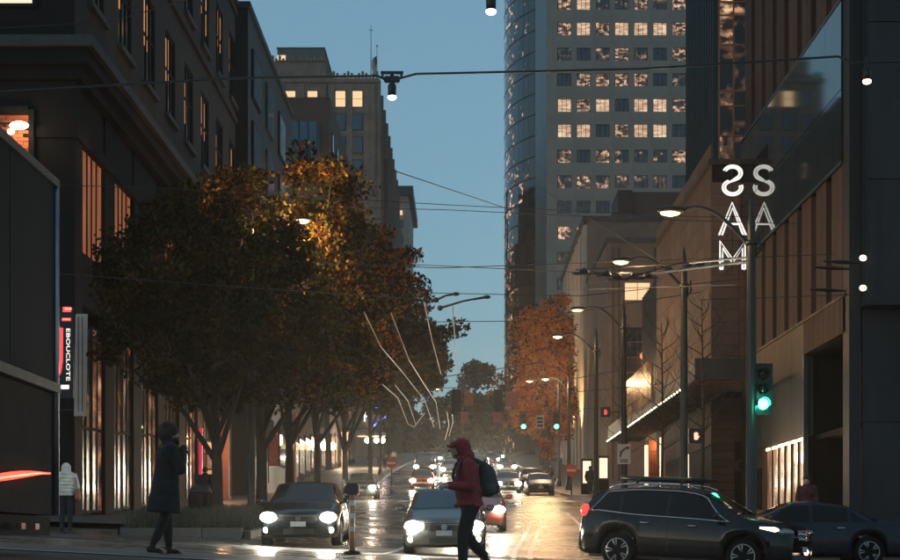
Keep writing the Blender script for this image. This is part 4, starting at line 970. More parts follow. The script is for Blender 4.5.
# white board with a curved black arrow on the third lamp pole
c = at(624, 454, 72.9); AE = empty('arrow_sign', c, label='white board with a curved black arrow on the third right lamp pole', cat='road sign'); k = 73/F
q = MB(); q.box(-6.5*k, 6.5*k, 0, .02, -10*k, 10*k); q.build('panel', M['sign_white'], AE)
q = MB(); q.tube([(-4*k, -.02, -3*k), (-3*k, -.02, 2*k), (0, -.02, 5*k), (3*k, -.02, 6*k)], [.035, .04, .04, .02], 6); q.ball((3.4*k, -.02, 6.2*k), .07, 1.3, .2, .8); q.build('arrow', M['ink'], AE)
q = MB(); q.box(-4*k, 4*k, -.01, -.001, -8*k, -7*k); q.box(-4*k, 4*k, -.01, -.001, -6*k, -5.2*k); q.build('text_line', M['ink'], AE)
# pedestrian signals with red hands
for px, py, Y, lb in ((696, 436, 52.5, 'pedestrian signal with a red light on the second right lamp pole'), (605.5, 412, 74, 'pedestrian signal with a dim red light by the third right lamp pole')):
    c = at(px, py, Y); E = empty('pedestrian_signal', c, label=lb, cat='pedestrian signal'); q = MB(); q.box(-.22, .22, 0, .2, -.23, .23, .02); q.build('housing', M['black_metal'], E)
    q = MB(); q.box(-.05, .05, -.03, -.005, -.11, .02, .01); [q.box(-.055+.03*i, -.035+.03*i, -.03, -.005, .021, .09+.02*(i in (1, 2))) for i in range(4)]; q.tube([(.05, -.018, -.06), (.09, -.018, 0)], .012, 6); q.build('red_hand', M['red_led'] if Y < 60 else M['tail'], E)
    q = MB(); q.tube([(0, .1, 0), (7.0-c.x, .1, 0)], .03, 6); q.build('bracket', M['black_metal'], E)

# letters S A M: hollow double-line tubes on a bracket frame; seen from its back, so the S is reversed
LE = empty('letter_sign', (11.3, 71.0, 11.4), label='tall white outline letters S A M, the S reversed, by the museum wall', cat='sign')
kk = 71/F; XL = lambda px: (px-733.5)*kk; ZL = lambda py: (543-py)*kk-11.4
def letter(strokes, name):
    q = MB()
    for s in strokes: q.tube([(XL(x), 0, ZL(y)) for x, y in s], .045, 6)
    q.build(name, M['sam_led'], LE, smooth=True)
def arc(cx_, cy_, rx, ry, a0, a1, n=12): return [(cx_+rx*math.cos(math.radians(a)), cy_-ry*math.sin(math.radians(a))) for a in np.linspace(a0, a1, n)]
def sS(d):   # reversed S at inset d: upper bowl opens to the left, lower to the right
    return [arc(733.5, 173, 9.5-d, 7.5-d*.8, 160, -60, 14)+[(731, 182)]+arc(733.5, 187.5, 10-d, 7.8-d*.8, 120, 380, 14)]
letter(sS(0)+sS(2.6), 'letter_s')
letter([[(720, 235), (733, 202.5), (747, 235)], [(723, 235), (733.5, 208), (744, 235)], [(726, 224), (741, 224)]], 'letter_a')
letter([[(721, 269), (721, 241), (733.5, 259), (746, 241), (746, 269)], [(723.6, 262), (723.6, 248), (733.5, 263.5), (743.4, 248), (743.4, 269), (746, 269)], [(721, 269), (723.6, 269), (723.6, 266.5)]], 'letter_m')
q = MB(); q.box(-.02, .02, .07, .11, ZL(272), ZL(160))
for py in (168, 230, 266): q.tube([(0, .09, ZL(py)), (0, 2.0, ZL(py))], .02, 5)
q.build('bracket_frame', M['black_metal'], LE)

# black blade sign and grey banner on the corner building
c = at(62, 353, 54.5); k = c.y/F
BS = empty('blade_sign', c, label='black blade sign with a red curve and small white vertical lettering', cat='sign')
q = MB(); q.box(-9*k, 11*k, .0, .18, -45*k, 46*k); q.build('box', M['black_metal'], BS)
q = MB(); q.tube([(-.5*k, -.02, 25*k), (-.5*k, -.02, -8*k), (-2*k, -.02, -19*k), (-5.5*k, -.02, -27*k)], [.055, .05, .045, .012], 8); q.build('red_curve', M['red_neon'], BS, smooth=True)
tm = text_mesh('EBOUCLOTE', 5.2*k*1.15, M['white_led'])
for v in tm.vertices: v.co = Vector((v.co.y*.9, v.co.z, -v.co.x*1.55))
link('lettering', tm, BS, (6*k, -.012, -1.5*k))
q = MB(); q.box(-8.5*k, -1*k, -.02, -.002, -36*k, -32*k); q.box(-.5*k, 7*k, -.02, -.002, -36*k, -32*k); q.build('white_plate', M['white_led'], BS)
q = MB(); q.box(1*k, 9*k, -.02, -.002, 41*k, 46*k); q.box(0*k, 9*k, -.02, -.002, 32*k, 35*k); q.build('top_light', M['red_neon'], BS)
q = MB(); q.box(3*k, 10*k, -.03, -.021, 43*k, 45*k); q.box(1*k, 8*k, -.03, -.021, 33.2*k, 34.4*k); q.build('amber_text', emit('amber text', (1,.6,.4), .8), BS)
q = MB(); q.tube([(0, .1, 0), (-.8, .1, 0)], .04, 6); q.tube([(0, .1, 20*k), (-.8, .1, 20*k)], .04, 6); q.build('bracket', M['black_metal'], BS)
c = at(80, 365, 56); k = c.y/F; BN = empty('banner', c, label='narrow grey vertical banner beside the black blade sign', cat='banner')
q = MB(); q.prism([(-6*k, 0, -51*k), (6*k, 0, -51*k), (7.5*k, 0, 51*k), (-4.5*k, 0, 51*k)], (0, .08, 0)); q.build('panel', mat('grey banner cloth', (.6,.5,.45), .8, 0, .15, 2), BN)
for xx in (-2, 2): q = MB(); q.box(xx*k, xx*k+.02, -.01, 0, -46*k, 48*k); q.build('seam', M['cornice'], BN)
q = MB(); q.tube([(0, .04, 45*k), (-.9, .04, 45*k)], .03, 6); q.tube([(0, .04, -45*k), (-.9, .04, -45*k)], .03, 6); q.build('bracket', M['black_metal'], BN)
# neon shop sign on the left far side
c = at(371, 417, 180); k = c.y/F; NS = empty('neon_shop_sign', c, label='round grey shop sign with a letter P and a blue neon squiggle, far left', cat='shop sign')
q = MB(); q.lathe([(.001, .1), (10*k, .1), (10*k, -.1), (.001, -.1)], 24, (0, 0, 0), 'y'); q.build('disc', M['cornice'], NS)
tm = text_mesh('P', 16*k, M['white_led']); link('letter_p', tm, NS, (-4*k, -.16, 0), (PI/2, 0, 0))
q = MB(); q.tube([(x*k, -.2, z*k) for x, z in ((2, 9), (7, 9), (8, 5), (13, 4), (14, 0), (9, -2), (8, -6), (3, -9))], .12, 6); q.build('blue_tube', M['blue_neon'], NS, smooth=True)
q = MB(); q.box(-6*k, 3*k, -.1, .1, -19*k, -12*k); q.tube([(0, 0, -12*k), (-24*k, 0, -12*k)], .1, 6); q.build('bracket', M['black_metal'], NS)
# bright awning lamps below it
AW = empty('shop_awning', at(372, 440, 182), label='brightly lit shop awning below the round neon sign on the left', cat='awning'); k = 182/F
q = MB(); q.prism([(-14*k, 0, 6*k), (14*k, 0, 6*k), (14*k, -1.6, 2*k), (-14*k, -1.6, 2*k)], (0, 0, .15)); q.build('canvas', M['cream'], AW)
for x in (-4, 5, 11): q = MB(); q.ball((x*k, -1.2, -1*k), .28); q.build('awning_lamp', emit('awning lamp', (1,.74,.5), 26), AW, smooth=True)
point('awning_light', at(374, 444, 179), 900, (1,.62,.35), .4)

# magenta strip lights, lit doorway with posters, pink columns on the left shopfronts
def column_(px, w_px, py0, py1, Y, m_, label, cat='column', name='shop_column', group=None):
    c = at(px, py1, Y); k = Y/F; z0 = G(c.x, Y)+.14; E = empty(name, (c.x, Y, z0), label=label, cat=cat, group=group); h_ = (543-py0)*k-z0; w_ = w_px*k/2
    q = MB(); q.box(-w_, w_, 0, w_*2, 0.15, h_-.15); q.build('shaft', m_, E)
    q = MB(); q.box(-w_*1.25, w_*1.25, -.05, w_*2+.05, 0, .15); q.box(-w_*1.2, w_*1.2, -.05, w_*2+.05, h_-.15, h_); q.build('base_and_cap', m_, E); return E
M['pinkcol'] = mat('pink brown painted column', (.36,.15,.11), .6, 0, .2, 1); M['creamcol'] = mat('cream column', (.6,.42,.26), .6, 0, .15, 1)
column_(200, 4, 428, 520, 84, M['pink_neon'], 'magenta glowing strip beside the lit doorway on the left', 'light strip', 'light_strip')
column_(224, 9, 418, 520, 88, M['pinkcol'], 'pink brown column right of the lit doorway', 'column')
column_(292.5, 6.5, 414, 486, 126, M['pinkcol'], 'pink brown column standing behind the black sedan', 'column')
column_(279, 7, 414, 486, 118, M['creamcol'], 'cream column left of the pink one behind the black sedan', 'column')
column_(344.5, 6, 432, 488, 178, M['creamcol'], 'bright cream column left of the round neon sign', 'column')
point('shop_light', at(282, 440, 116), 500, (1,.55,.25), .4); point('shop_light', at(225, 440, 85.5), 220, (1,.5,.25), .3); point('shop_light', at(344, 446, 175), 900, (1,.75,.5), .4)
DW = empty('lit_doorway', at(211, 500, 87.5), label='lit cream doorway with two framed posters, left of the tree trunks', cat='doorway'); k = 87.5/F
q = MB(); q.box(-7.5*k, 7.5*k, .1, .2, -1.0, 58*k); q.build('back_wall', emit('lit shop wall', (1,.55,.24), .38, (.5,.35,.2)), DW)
for z0_, z1_ in ((30, 47), (10, 26)):
    q = MB(); q.box(-5*k, 4*k, .05, .09, z0_*k, z1_*k); fr = q.build('poster_frame', M['frame_dark'], DW); q = MB(); q.box(-4*k, 3*k, .03, .049, (z0_+1.5)*k, (z1_-1.5)*k); q.build('poster', mat('printed poster', (.4,.35,.3), .5, 0, .6, 9), fr)
c = at(273.5, 450, 95); k = c.y/F; RB = empty('red_banner', c, label='dark red vertical banner hanging on a thin post behind the black sedan', cat='banner')
q = MB(); q.box(-4.5*k, 4.5*k, 0, .04, -16*k, 16*k); q.build('cloth', mat('dark red cloth', (.28,.06,.05), .8), RB); q = MB(); q.tube([(-5*k, .02, 20*k), (-5*k, .02, -33*k)], .04, 6); q.build('post', M['pole'], RB)
for i, px in enumerate((291, 299, 305.5)):
    c = at(px, 446.5, 124.8); q = MB(); q.box(c.x-.2, c.x+.2, c.y, c.y+.08, c.z-.18, c.z+.18); tag(q.build('square_lamp', M['warm_plain']), ('left', 'middle', 'right')[i]+' one of three small square lit panes behind the pink column', 'lamp', 'three square lamps in a row')
# delineator post between the cars
c = at(352, 553, 33); DP = empty('marker_post', (c.x, 33, G(c.x, 33)), label='short reflective marker post with a dark head, right of the black sedan', cat='post')
q = MB(); q.tube([(0, 0, 0), (0, 0, 1.15)], .055, 10); q.build('post', mat('orange reflective plastic', (.5,.2,.1), .3, 0, .3, 6), DP, smooth=True)
for z in (.45, .7, .95): q = MB(); q.tube([(0, 0, z), (0, 0, z+.1)], .06, 10); q.build('reflective_band', M['sign_white'], DP)
q = MB(); q.box(-.14, .14, -.08, .08, 1.15, 1.38, .03); q.build('head', M['black_metal'], DP); q = MB(); q.lathe([(.18, 0), (.15, .06), (.06, .08)], 12); q.build('foot', M['rubber'], DP)
# lantern in the brown building window
c = at(645, 356, 139); LN = empty('orange_lantern', c, label='small orange glowing lantern in front of the gridded window', cat='lantern'); q = MB(); q.ball((0, 0, 0), .38, 1.1, .8, 1.0); q.ball((0, 0, .62), .18); q.build('globe', emit('orange lantern', (1,.28,.1), 1.2), LN, smooth=True); q = MB(); q.tube([(0, 0, .7), (0, 0, 2.4)], .03, 5); q.tube([(0, 0, 2.4), (0, 1.7, 2.4)], .03, 5); q.build('hanger', M['black_metal'], LN)
# lit white shop boxes on the right pavement
for i, (px, py, wp_, hp) in enumerate(((587, 472, 8, 22), (603.5, 468, 8, 20))):
    c = at(px, py, 104+6*i); k = c.y/F; E = empty('lit_shop_window', c, label=('left', 'right')[i]+' one of two bright white shop windows behind the third right lamp pole', cat='shop window', group='bright shop windows')
    q = MB(); q.box(-wp_*k/2, wp_*k/2, 0, .1, -hp*k/2, hp*k/2); q.build('pane', emit('bright shop window', (1,.72,.5), 1.3), E); q = MB(); q.box(-wp_*k/2-.1, wp_*k/2+.1, .101, .3, -hp*k/2-1.2, hp*k/2+.15); q.build('surround', M['frame_dark'], E)

# ------------------------------------------------------------------ overhead wires and hanging lamps
M['wire'] = mat('black cable', (.012,.013,.015), .5); M['wire_pale'] = mat('wire with painted shine', (.75,.70,.62), .3, .2, .05)  # pale colour stands in for headlight shine along the wire
def wire(pts, r, label, m_='wire', name='overhead_wire', sag=.0, cat='cable', group=None, n=16):
    V = [at(*p) for p in pts]; out = []
    for a, b_ in zip(V[:-1], V[1:]):
        for t in np.linspace(0, 1, n, endpoint=False): q_ = a.lerp(b_, t); q_.z -= sag*4*t*(1-t); out.append(q_)
    out.append(V[-1]); q = MB(); q.tube(out, r, 6, cap=False)
    return tag(q.build(name, M[m_], smooth=True), label, cat, group)
wire([(-30, 94, 36), (225, 78.5, 36), (378, 76, 36), (386, 80, 36), (392, 82, 36), (398, 79, 36), (416, 74, 36), (640, 69, 36), (838, 56.5, 36), (853, 63, 36), (940, 60, 36)], .025, 'thick black span cable crossing the whole view near the top', n=6)
def hang_lamp(px, py, Y, label, up=10):
    c = at(px, py, Y); E = empty('hanging_lamp', c, label=label, cat='lamp', group='lamps hung on the span cable')
    q = MB(); q.lathe([(.05, -.02), (.085, .0), (.09, .22), (.06, .26), (.03, .5)], 12); q.build('housing', M['black_metal'], E, smooth=True)
    q = MB(); q.ball((0, 0, -.03), .085, 1.1, 1.1, .7); q.build('lens', emit('hanging lamp lens', (1,.66,.5), 9), E, smooth=True)
    return E
hl = hang_lamp(392, 96, 36, 'lamp hanging from the clamped joint of the span cable, above the left trees')
q = MB(); q.box(-.17, .17, -.05, .05, .28, .42, .02); q.box(-.24, .24, -.03, .03, .46, .52); q.tube([(-.2, 0, .5), (-.2, 0, .38)], .03, 6); q.tube([(.2, 0, .5), (.2, 0, .38)], .03, 6); q.build('clamp', M['black_metal'], hl)
hang_lamp(491, 10, 30, 'lamp hanging at the top edge of the view, in open sky'); hang_lamp(867, 80, 36, 'lamp hanging at the right, in front of the dark panelled front')
q = MB(); q.tube([at(491, 0, 30), at(491, -60, 30)], .02, 6); tag(q.build('overhead_wire', M['wire']), 'short drop rod above the lamp at the top edge', 'cable')
WR = [
 ([(392, 170, 60), (505, 208, 80)], .02, 'thin wire slanting down across open sky to the glass tower', 0),
 ([(-20, 183, 50), (160, 188, 50), (450, 205, 60), (700, 217, 60), (760, 216, 60)], .013, 'thin wire across the sky at the height of the glowing tree lamp, upper of two', .0),
 ([(300, 206, 60), (450, 210, 60), (640, 219, 60), (920, 228, 60)], .013, 'thin wire across the sky at the height of the glowing tree lamp, lower of two', .0),
 ([(400, 264, 62), (575, 272, 55)], .014, 'thin wire crossing open sky at mid height, upper', 0),
 ([(300, 262, 55), (440, 268, 55), (900, 252, 55)], .013, 'thin wire running across to the brown panelled wall', 0),
 ([(430, 293, 70), (580, 296, 70), (900, 262, 70)], .016, 'thin wire in front of the orange tree top', 0),
 ([(-20, 268, 45), (210, 285, 45), (435, 300, 50)], .014, 'pale-edged wire running into the left foliage', 0),
 ([(420, 322, 75), (520, 321, 75), (700, 292, 60)], .018, 'wire past the tip of the left tree branch', 0),
 ([(435, 378, 110), (545, 362, 110)], .03, 'wire crossing just over the far signals, upper', 0),
 ([(440, 405, 89), (700, 380, 89)], .02, 'span wire holding the back-turned signals', 0),
 ([(430, 388, 89), (530, 387, 89), (620, 370, 89)], .02, 'upper span wire above the back-turned signals', 0),
 ([(500, 413, 110), (600, 408, 110)], .02, 'span wire holding the far green signals', 0),
 ([(560, 290, 80), (735, 285, 42)], .012, 'lower of the wires behind the second right lamp pole', 0),
 ([(520, 175, 90), (560, 200, 70), (660, 262, 53)], .016, 'wire slanting down past the office tower to the second lamp pole', 0),
 ([(700, 300, 50), (900, 293, 50)], .012, 'wire in front of the brown panelled wall, lower', 0),
 ([(0, 28, 40), (110, 22, 40), (200, -4, 40)], .012, 'thin wire at the top left before the dark facade', 0),
]
for pts, r, lb, sg_ in WR: wire(pts, r, lb, sag=sg_)
# trolley wire crossing fittings
TF = empty('trolley_wire_junction', at(655, 270, 50), label='dark trolley wire junction with many fittings spanning toward the nearest right pole', cat='wire junction')
def tw_(pts, r): 
    o_ = Vector(TF.location); q = MB(); q.tube([at(*p)-o_ for p in pts], r, 6); return q
tw_([(573, 273, 56), (650, 274, 52), (752, 261, 41)], .045).build('rail_tube', M['black_metal'], TF)
tw_([(576, 270, 58), (690, 263, 50), (752, 257, 41)], .03).build('rail_tube', M['black_metal'], TF)
tw_([(588, 282, 56), (620, 280, 52), (684, 262, 50)], .02).build('rail_tube', M['black_metal'], TF)
for px, py in ((584, 271), (606, 273), (618, 277), (634, 276), (648, 275), (668, 269), (688, 266), (700, 264)):
    o_ = Vector(TF.location); c = at(px, py, 52)-o_; q = MB(); q.lathe([(.03, .1), (.14, .02), (.17, -.05), (.06, -.09)], 8, c); q.box(c.x-.3, c.x+.3, c.y-.03, c.y+.03, c.z-.12, c.z-.06); q.build('insulator', M['black_metal'], TF)
for px, py, Y in ((842, 262, 45), (832, 268, 46), (828, 290, 46)):
    c = at(px, py, Y); q = MB(); q.tube([c+Vector((-.5, 0, .02)), c, c+Vector((.5, 0, -.03))], [.02, .06, .02], 8); tag(q.build('wire_insulator', M['black_metal']), {262: 'upper', 268: 'middle', 290: 'lowest'}[py]+' of three dark wire insulators before the brown panelled wall', 'insulator')
for i, (a, b_) in enumerate((((436, 300, 60), (456, 294, 60)), ((440, 308, 60), (487, 297, 60)))):
    q = MB(); q.tube([at(*a), at((a[0]+b_[0])/2, (a[1]+b_[1])/2, 60)+Vector((0, 0, .05)), at(*b_)], [.05, .035, .05], 6); q.ball(at(*b_), .1, 1.3, .6, .7); q.ball(at(*a), .1); tag(q.build('wire_fitting', M['black_metal'], smooth=True), ('shorter', 'longer')[i]+' dark trolley wire arm in the sky at the tip of the left branches', 'wire fitting')
# trolley wires bundled at the left of the sky, headlight shine painted pale
PW = [([(364, 312, 55), (381, 347, 60), (404, 374, 72), (425, 401, 84), (434, 427, 98)], 'leftmost and longest'), ([(391, 313, 55), (409, 360, 62), (424, 384, 76), (436, 402, 88), (440, 428, 100)], 'second'), ([(424, 302, 58), (432, 340, 66), (441, 374, 78)], 'third, in open sky,'), ([(453, 306, 58), (455, 345, 66), (458, 374, 78)], 'rightmost, nearly upright,'),
      ([(382, 384, 80), (398, 398, 88), (408, 424, 98), (414, 427, 100), (424, 414, 104)], 'lower left looping'), ([(395, 385, 80), (408, 401, 90), (416, 425, 100)], 'lower second'), ([(447, 412, 100), (449, 425, 110), (445, 440, 120)], 'short lower'), ([(452, 412, 104), (453, 422, 112), (449, 436, 120)], 'shortest lower')]
for pts, lb in PW: wire(pts, .02, lb+' pale curved wire shining left of the hanging signals', 'wire_pale', group='pale shining trolley wires', name='trolley_wire')
# ------------------------------------------------------------------ trees
def leaf_mat(name, stops, transl=.35):
    m = bpy.data.materials.new(name); m.use_nodes = True; nt = m.node_tree; out = nt.nodes['Material Output']; nt.nodes.remove(nt.nodes['Principled BSDF'])
    n = noise(nt, coords(nt, 'Object'), .55, 3); n2 = noise(nt, coords(nt, 'Object'), 9, 2)
    a = nt.nodes.new('ShaderNodeMath'); a.operation = 'MULTIPLY_ADD'; a.inputs[1].default_value = .5; nt.links.new(n2.outputs[0], a.inputs[0]); 
    sb = nt.nodes.new('ShaderNodeMath'); sb.operation = 'SUBTRACT'; sb.inputs[1].default_value = .25; nt.links.new(n.outputs[0], sb.inputs[0]); nt.links.new(sb.outputs[0], a.inputs[2])
    r = ramp(nt, a.outputs[0], stops)
    d = nt.nodes.new('ShaderNodeBsdfDiffuse'); t = nt.nodes.new('ShaderNodeBsdfTranslucent'); mx = nt.nodes.new('ShaderNodeMixShader'); mx.inputs[0].default_value = transl
    nt.links.new(r.outputs[0], d.inputs[0]); nt.links.new(r.outputs[0], t.inputs[0]); nt.links.new(d.outputs[0], mx.inputs[1]); nt.links.new(t.outputs[0], mx.inputs[2]); nt.links.new(mx.outputs[0], out.inputs[0]); return m
M['leaf_brown'] = leaf_mat('dark olive brown leaves', [(.35, (.012,.017,.007)), (.5, (.026,.020,.009)), (.62, (.06,.026,.009))])
M['leaf_gold'] = leaf_mat('gold and olive leaves', [(.35, (.03,.045,.008)), (.5, (.14,.10,.012)), (.64, (.30,.13,.018))])
M['leaf_orange'] = leaf_mat('orange autumn leaves', [(.35, (.24,.06,.012)), (.5, (.48,.12,.018)), (.64, (.6,.2,.035))])
M['leaf_dull'] = leaf_mat('dull green leaves', [(.35, (.025,.032,.016)), (.5, (.05,.05,.022)), (.62, (.09,.07,.025))])
M['bark'] = mat('dark bark', (.028,.022,.018), .9, 0, .3, 4, .5, 14, stretch=(1,1,.25))
def leaves(centres, radii, per, size, mats, w):
    n = len(centres)*per; c = np.repeat(np.array(centres), per, 0); r = np.repeat(np.array(radii), per)
    d = rng.normal(size=(n, 3)); d /= np.linalg.norm(d, axis=1, keepdims=True); rad = r*rng.random(n)**.45
    p = c+d*rad[:, None]*np.array([1, 1, .8])
    a = rng.normal(size=(n, 3)); a /= np.linalg.norm(a, axis=1, keepdims=True); b = np.cross(a, rng.normal(size=(n, 3))); b /= np.linalg.norm(b, axis=1, keepdims=True)
    s = size*(.6+.8*rng.random(n))[:, None]
    V = np.stack([p-a*s, p+b*s*.55-a*s*.1, p+a*s, p-b*s*.55-a*s*.1], 1).reshape(-1, 3)
    mi = rng.choice(len(mats), n, p=w); return quads_mesh('crown', V, [M[k] for k in mats], mi)
def tree(X, Y, h, R, base, label, mats=('leaf_brown',), w=(1.,), nc=120, per=170, lsz=.10, lean=0, cr=.85, group='street trees along the left kerb', trunk=.2, cx=0, squash=1., seed=0, fork=True):
    random.seed(seed); z = G(X, Y)+.12; E = empty('street_tree', (X, Y, z), label=label, cat='tree', group=group)
    cz = (h+base)/2; rz = (h-base)/2; C0 = Vector((cx, 0, cz))
    cents = []; 
    while len(cents) < nc:
        v = Vector((random.gauss(0, 1), random.gauss(0, 1), random.gauss(0, 1))).normalized()*(.35+.65*random.random()**.6)
        f = 1+.22*math.sin(3*v.x+seed)+.15*math.sin(4*v.z+2*seed)
        cents.append(C0+Vector((v.x*R*f, v.y*R*squash*f, v.z*rz*(1+.1*math.sin(5*v.x)))))
    t = MB(); top = Vector((lean+cx*.5, 0, base+rz*.9))
    trunk_pts = [Vector((0, 0, -.1)), Vector((.05, 0, .4)), Vector((lean*.3+.05, .02, base*.5)), Vector((lean*.6, -.03, base*.95)), top]
    t.tube(trunk_pts, [trunk*1.35, trunk, trunk*.85, trunk*.7, trunk*.25], 10)
    st = []
    for k in range(9 if fork else 5):
        f = .32+.62*k/9; a = k*2.4+seed; s0 = trunk_pts[1].lerp(trunk_pts[3], min(1, f*1.2)) if f < .8 else trunk_pts[3].lerp(top, (f-.8)*4)
        e = C0+Vector((math.cos(a)*R*.6, math.sin(a)*R*.6*squash, (-.35+.9*f)*rz)); mid = s0.lerp(e, .5)+Vector((0, 0, -.25))
        s0 = Vector((s0.x, s0.y, max(s0.z, base*.55))); t.tube([s0, s0.lerp(mid, .6), mid, e], [trunk*.5, trunk*.42, trunk*.3, trunk*.12], 7); st.append((mid, e))
    t.build('trunk', M['bark'], E, smooth=True)
    br = MB()
    for c in cents[:70]:
        m_, e = min(st, key=lambda q: (q[1]-c).length); o_ = m_.lerp(e, random.uniform(.2, 1)); k = o_.lerp(c, .5)+Vector((0, 0, random.uniform(-.2, .25)))
        br.tube([o_, k, c], [.05, .032, .012], 5)
    br.build('branches', M['bark'], E, smooth=True)
    rad = [cr*random.uniform(.6, 1.25) for _ in cents]
    link('crown', leaves([tuple(c) for c in cents], rad, per, lsz, mats, w), E)
    return E
tree(-7.9, 54.5, 10.9, 4.3, 3.3, 'nearest dark street tree on the left, its trunk right of the litter bin', ('leaf_brown', 'leaf_dull'), (.7, .3), nc=180, per=150, seed=1, cr=.72, cx=-.4)
tree(-7.3, 61.5, 12.9, 4.8, 4.0, 'second street tree on the left, with gold leaves lit by the street lamp', ('leaf_brown', 'leaf_gold'), (.6, .4), nc=190, per=150, seed=2, cr=.7, cx=1.2, trunk=.22)
tree(-7.2, 70.5, 12.4, 4.4, 4.6, 'third street tree on the left, orange brown leaves reaching over the street', ('leaf_brown', 'leaf_gold', 'leaf_orange'), (.55, .2, .25), nc=170, per=140, seed=3, cr=.7, cx=1.7)
tree(-7.2, 84, 13.6, 4.6, 5.0, 'fourth street tree on the left, dark crown behind the orange brown one', ('leaf_brown',), (1.,), nc=160, per=130, seed=4, cr=.75, lsz=.13, cx=1.3)
tree(-7.2, 104, 13.6, 4.4, 4.4, 'fifth street tree on the left, dull green crown behind the hanging pale wires', ('leaf_dull', 'leaf_gold'), (.75, .25), nc=120, per=130, seed=5, lsz=.16, cx=1.0)
tree(-7.6, 140, 15, 4.6, 6.8, 'sixth street tree on the left, before the round neon sign', ('leaf_dull', 'leaf_brown'), (.6, .4), nc=110, per=120, seed=6, lsz=.2, cx=1.2)
tree(-9.4, 215, 16, 4.8, 4.5, 'farthest separate street tree on the left, low against the sky', ('leaf_dull',), (1.,), nc=100, per=120, seed=7, lsz=.3, cr=1.5, cx=.6)
tree(7.2, 143, 16.0, 2.6, 2.2, 'tall narrow orange street tree on the right before the floodlit wall', ('leaf_orange', 'leaf_brown'), (.85, .15), nc=150, per=170, seed=8, lsz=.16, group='street trees on the right', cr=1.0)
tree(8.0, 165, 16.6, 2.7, 2.5, 'orange street tree just behind the tall narrow orange one', ('leaf_orange', 'leaf_brown'), (.7, .3), nc=120, per=150, seed=9, lsz=.2, group='street trees on the right', cr=1.2)
tree(8.8, 190, 13, 4.2, 2.5, 'dull brown street tree low beside the far green signals', ('leaf_orange', 'leaf_dull'), (.3, .7), nc=100, per=120, seed=10, lsz=.24, group='street trees on the right', cr=1.3)
# far wood closing the street
cs_ = []; 
random.seed(4)
for k in range(110):
    y = random.uniform(330, 410); x = random.uniform(-26, 22); hh = 8+8.5*math.exp(-((x-2.5)/6)**2)+3*math.sin(x*.7)
    cs_.append((x, y, G(x, y)+random.uniform(.5, hh*1.0)))
wd = link('far_trees', leaves(cs_, [3.2]*len(cs_), 330, .55, ('leaf_dull', 'leaf_brown'), (.75, .25))); tag(wd, 'hazy dark wood closing the far end of the street', 'trees', kind='stuff')
# bare young trees on the right pavement
def bare_tree(X, Y, h, label, seed):
    random.seed(seed); E = empty('bare_tree', (X, Y, G(X, Y)+.12), label=label, cat='tree', group='leafless young trees on the right pavement')
    q = MB(); q.tube([(0, 0, -.1), (.03, 0, h*.5), (-.02, 0, h)], [.07, .05, .012], 8); q.build('trunk', M['bark'], E, smooth=True)
    q = MB()
    for k in range(26):
        z = h*(.32+.66*k/26); a = k*2.4; l = (1.0-.6*k/26)*h*.25; e = Vector((math.cos(a)*l, math.sin(a)*l, z+l*.9)); q.tube([(0, 0, z), (e.x*.5, e.y*.5, z+l*.3), e], [.022, .014, .005], 5)
        for j in range(3): f = .4+.2*j; s0 = Vector((0, 0, z)).lerp(e, f); q.tube([s0, s0+Vector((random.uniform(-.3, .3), random.uniform(-.3, .3), .45))], [.008, .003], 4)
    q.build('branches', M['bark'], E, smooth=True)
bare_tree(8.2, 58, 7.5, 'bare young tree in front of the sandstone block, nearer of two', 1); bare_tree(8.0, 68, 7.5, 'bare young tree before the canopy, behind the second right lamp pole', 2); bare_tree(7.9, 82, 7.0, 'bare young tree left of the third right lamp pole', 3)

# planted kerb bed with grasses and a litter bin at the left
q = grid_mesh('planting_bed', strip(-8.4, -5.3, 41.5, 56, .16, 3, 1.0, .3), mat('dark soil', (.03,.022,.016), .95)); tag(link('planting_bed', q), kind='structure')
n = 9000; gx = rng.uniform(-8.3, -5.4, n); gy = rng.uniform(41.6, 55.8, n); gzv = np.array([G(a, b) for a, b in zip(gx, gy)])+.14
hh = .22+.28*rng.random(n); ang = rng.random(n)*2*PI; ln = rng.normal(size=(n, 2))*.12; wv_ = .012
base_ = np.stack([gx, gy, gzv], 1); dx_ = np.stack([np.cos(ang)*wv_, np.sin(ang)*wv_, 0*ang], 1); tip = base_+np.stack([ln[:, 0], ln[:, 1], hh], 1)
V = np.stack([base_-dx_, base_+dx_, tip+dx_*.25, tip-dx_*.25], 1).reshape(-1, 3)
M['grass'] = mat('dry grass blades', (.055,.058,.03), .8, 0, .4, 1.5); tag(link('ornamental_grass', quads_mesh('ornamental_grass', V, [M['grass']])), 'dark clumped ornamental grass filling the planted bed at the left kerb', 'grass', kind='stuff')
BR = empty('bed_edging', (-5.25, 48, G(-5.25, 48)), label='low pale stone edging around the planted bed beside the black sedan', cat='kerb')
eb = MB(); eb.box(0, .16, 0, .97, -.15, .17, .01); eb = eb.mesh('stone', M['walk'])
for k in range(14): link('stone', eb, BR, (-5.33, 41.6+k, G(-5.3, 41.6+k)), (math.atan2(G(-5.3, 42.6+k)-G(-5.3, 41.6+k), 1), 0, 0), world=True)
eb2 = MB(); eb2.box(0, .97, 0, .16, -.15, .17, .01); eb2 = eb2.mesh('stone', M['walk'])
for k in range(3): link('stone', eb2, BR, (-8.33+k, 41.4, G(-7.5, 41.5)), world=True)
LB = empty('litter_bin', (-7.7, 50, G(-7.7, 50)+.14), label='dark rounded litter bin standing left of the first tree trunk', cat='bin')
q = MB(); q.lathe([(.27, 0), (.3, .05), (.33, .8), (.34, .82)], 18); q.build('body', M['black_metal'], LB, smooth=True); q = MB(); q.lathe([(.35, .82), (.34, .9), (.22, 1.08), (.1, 1.14), (.001, 1.15)], 18); q.build('lid', M['black_metal'], LB, smooth=True)
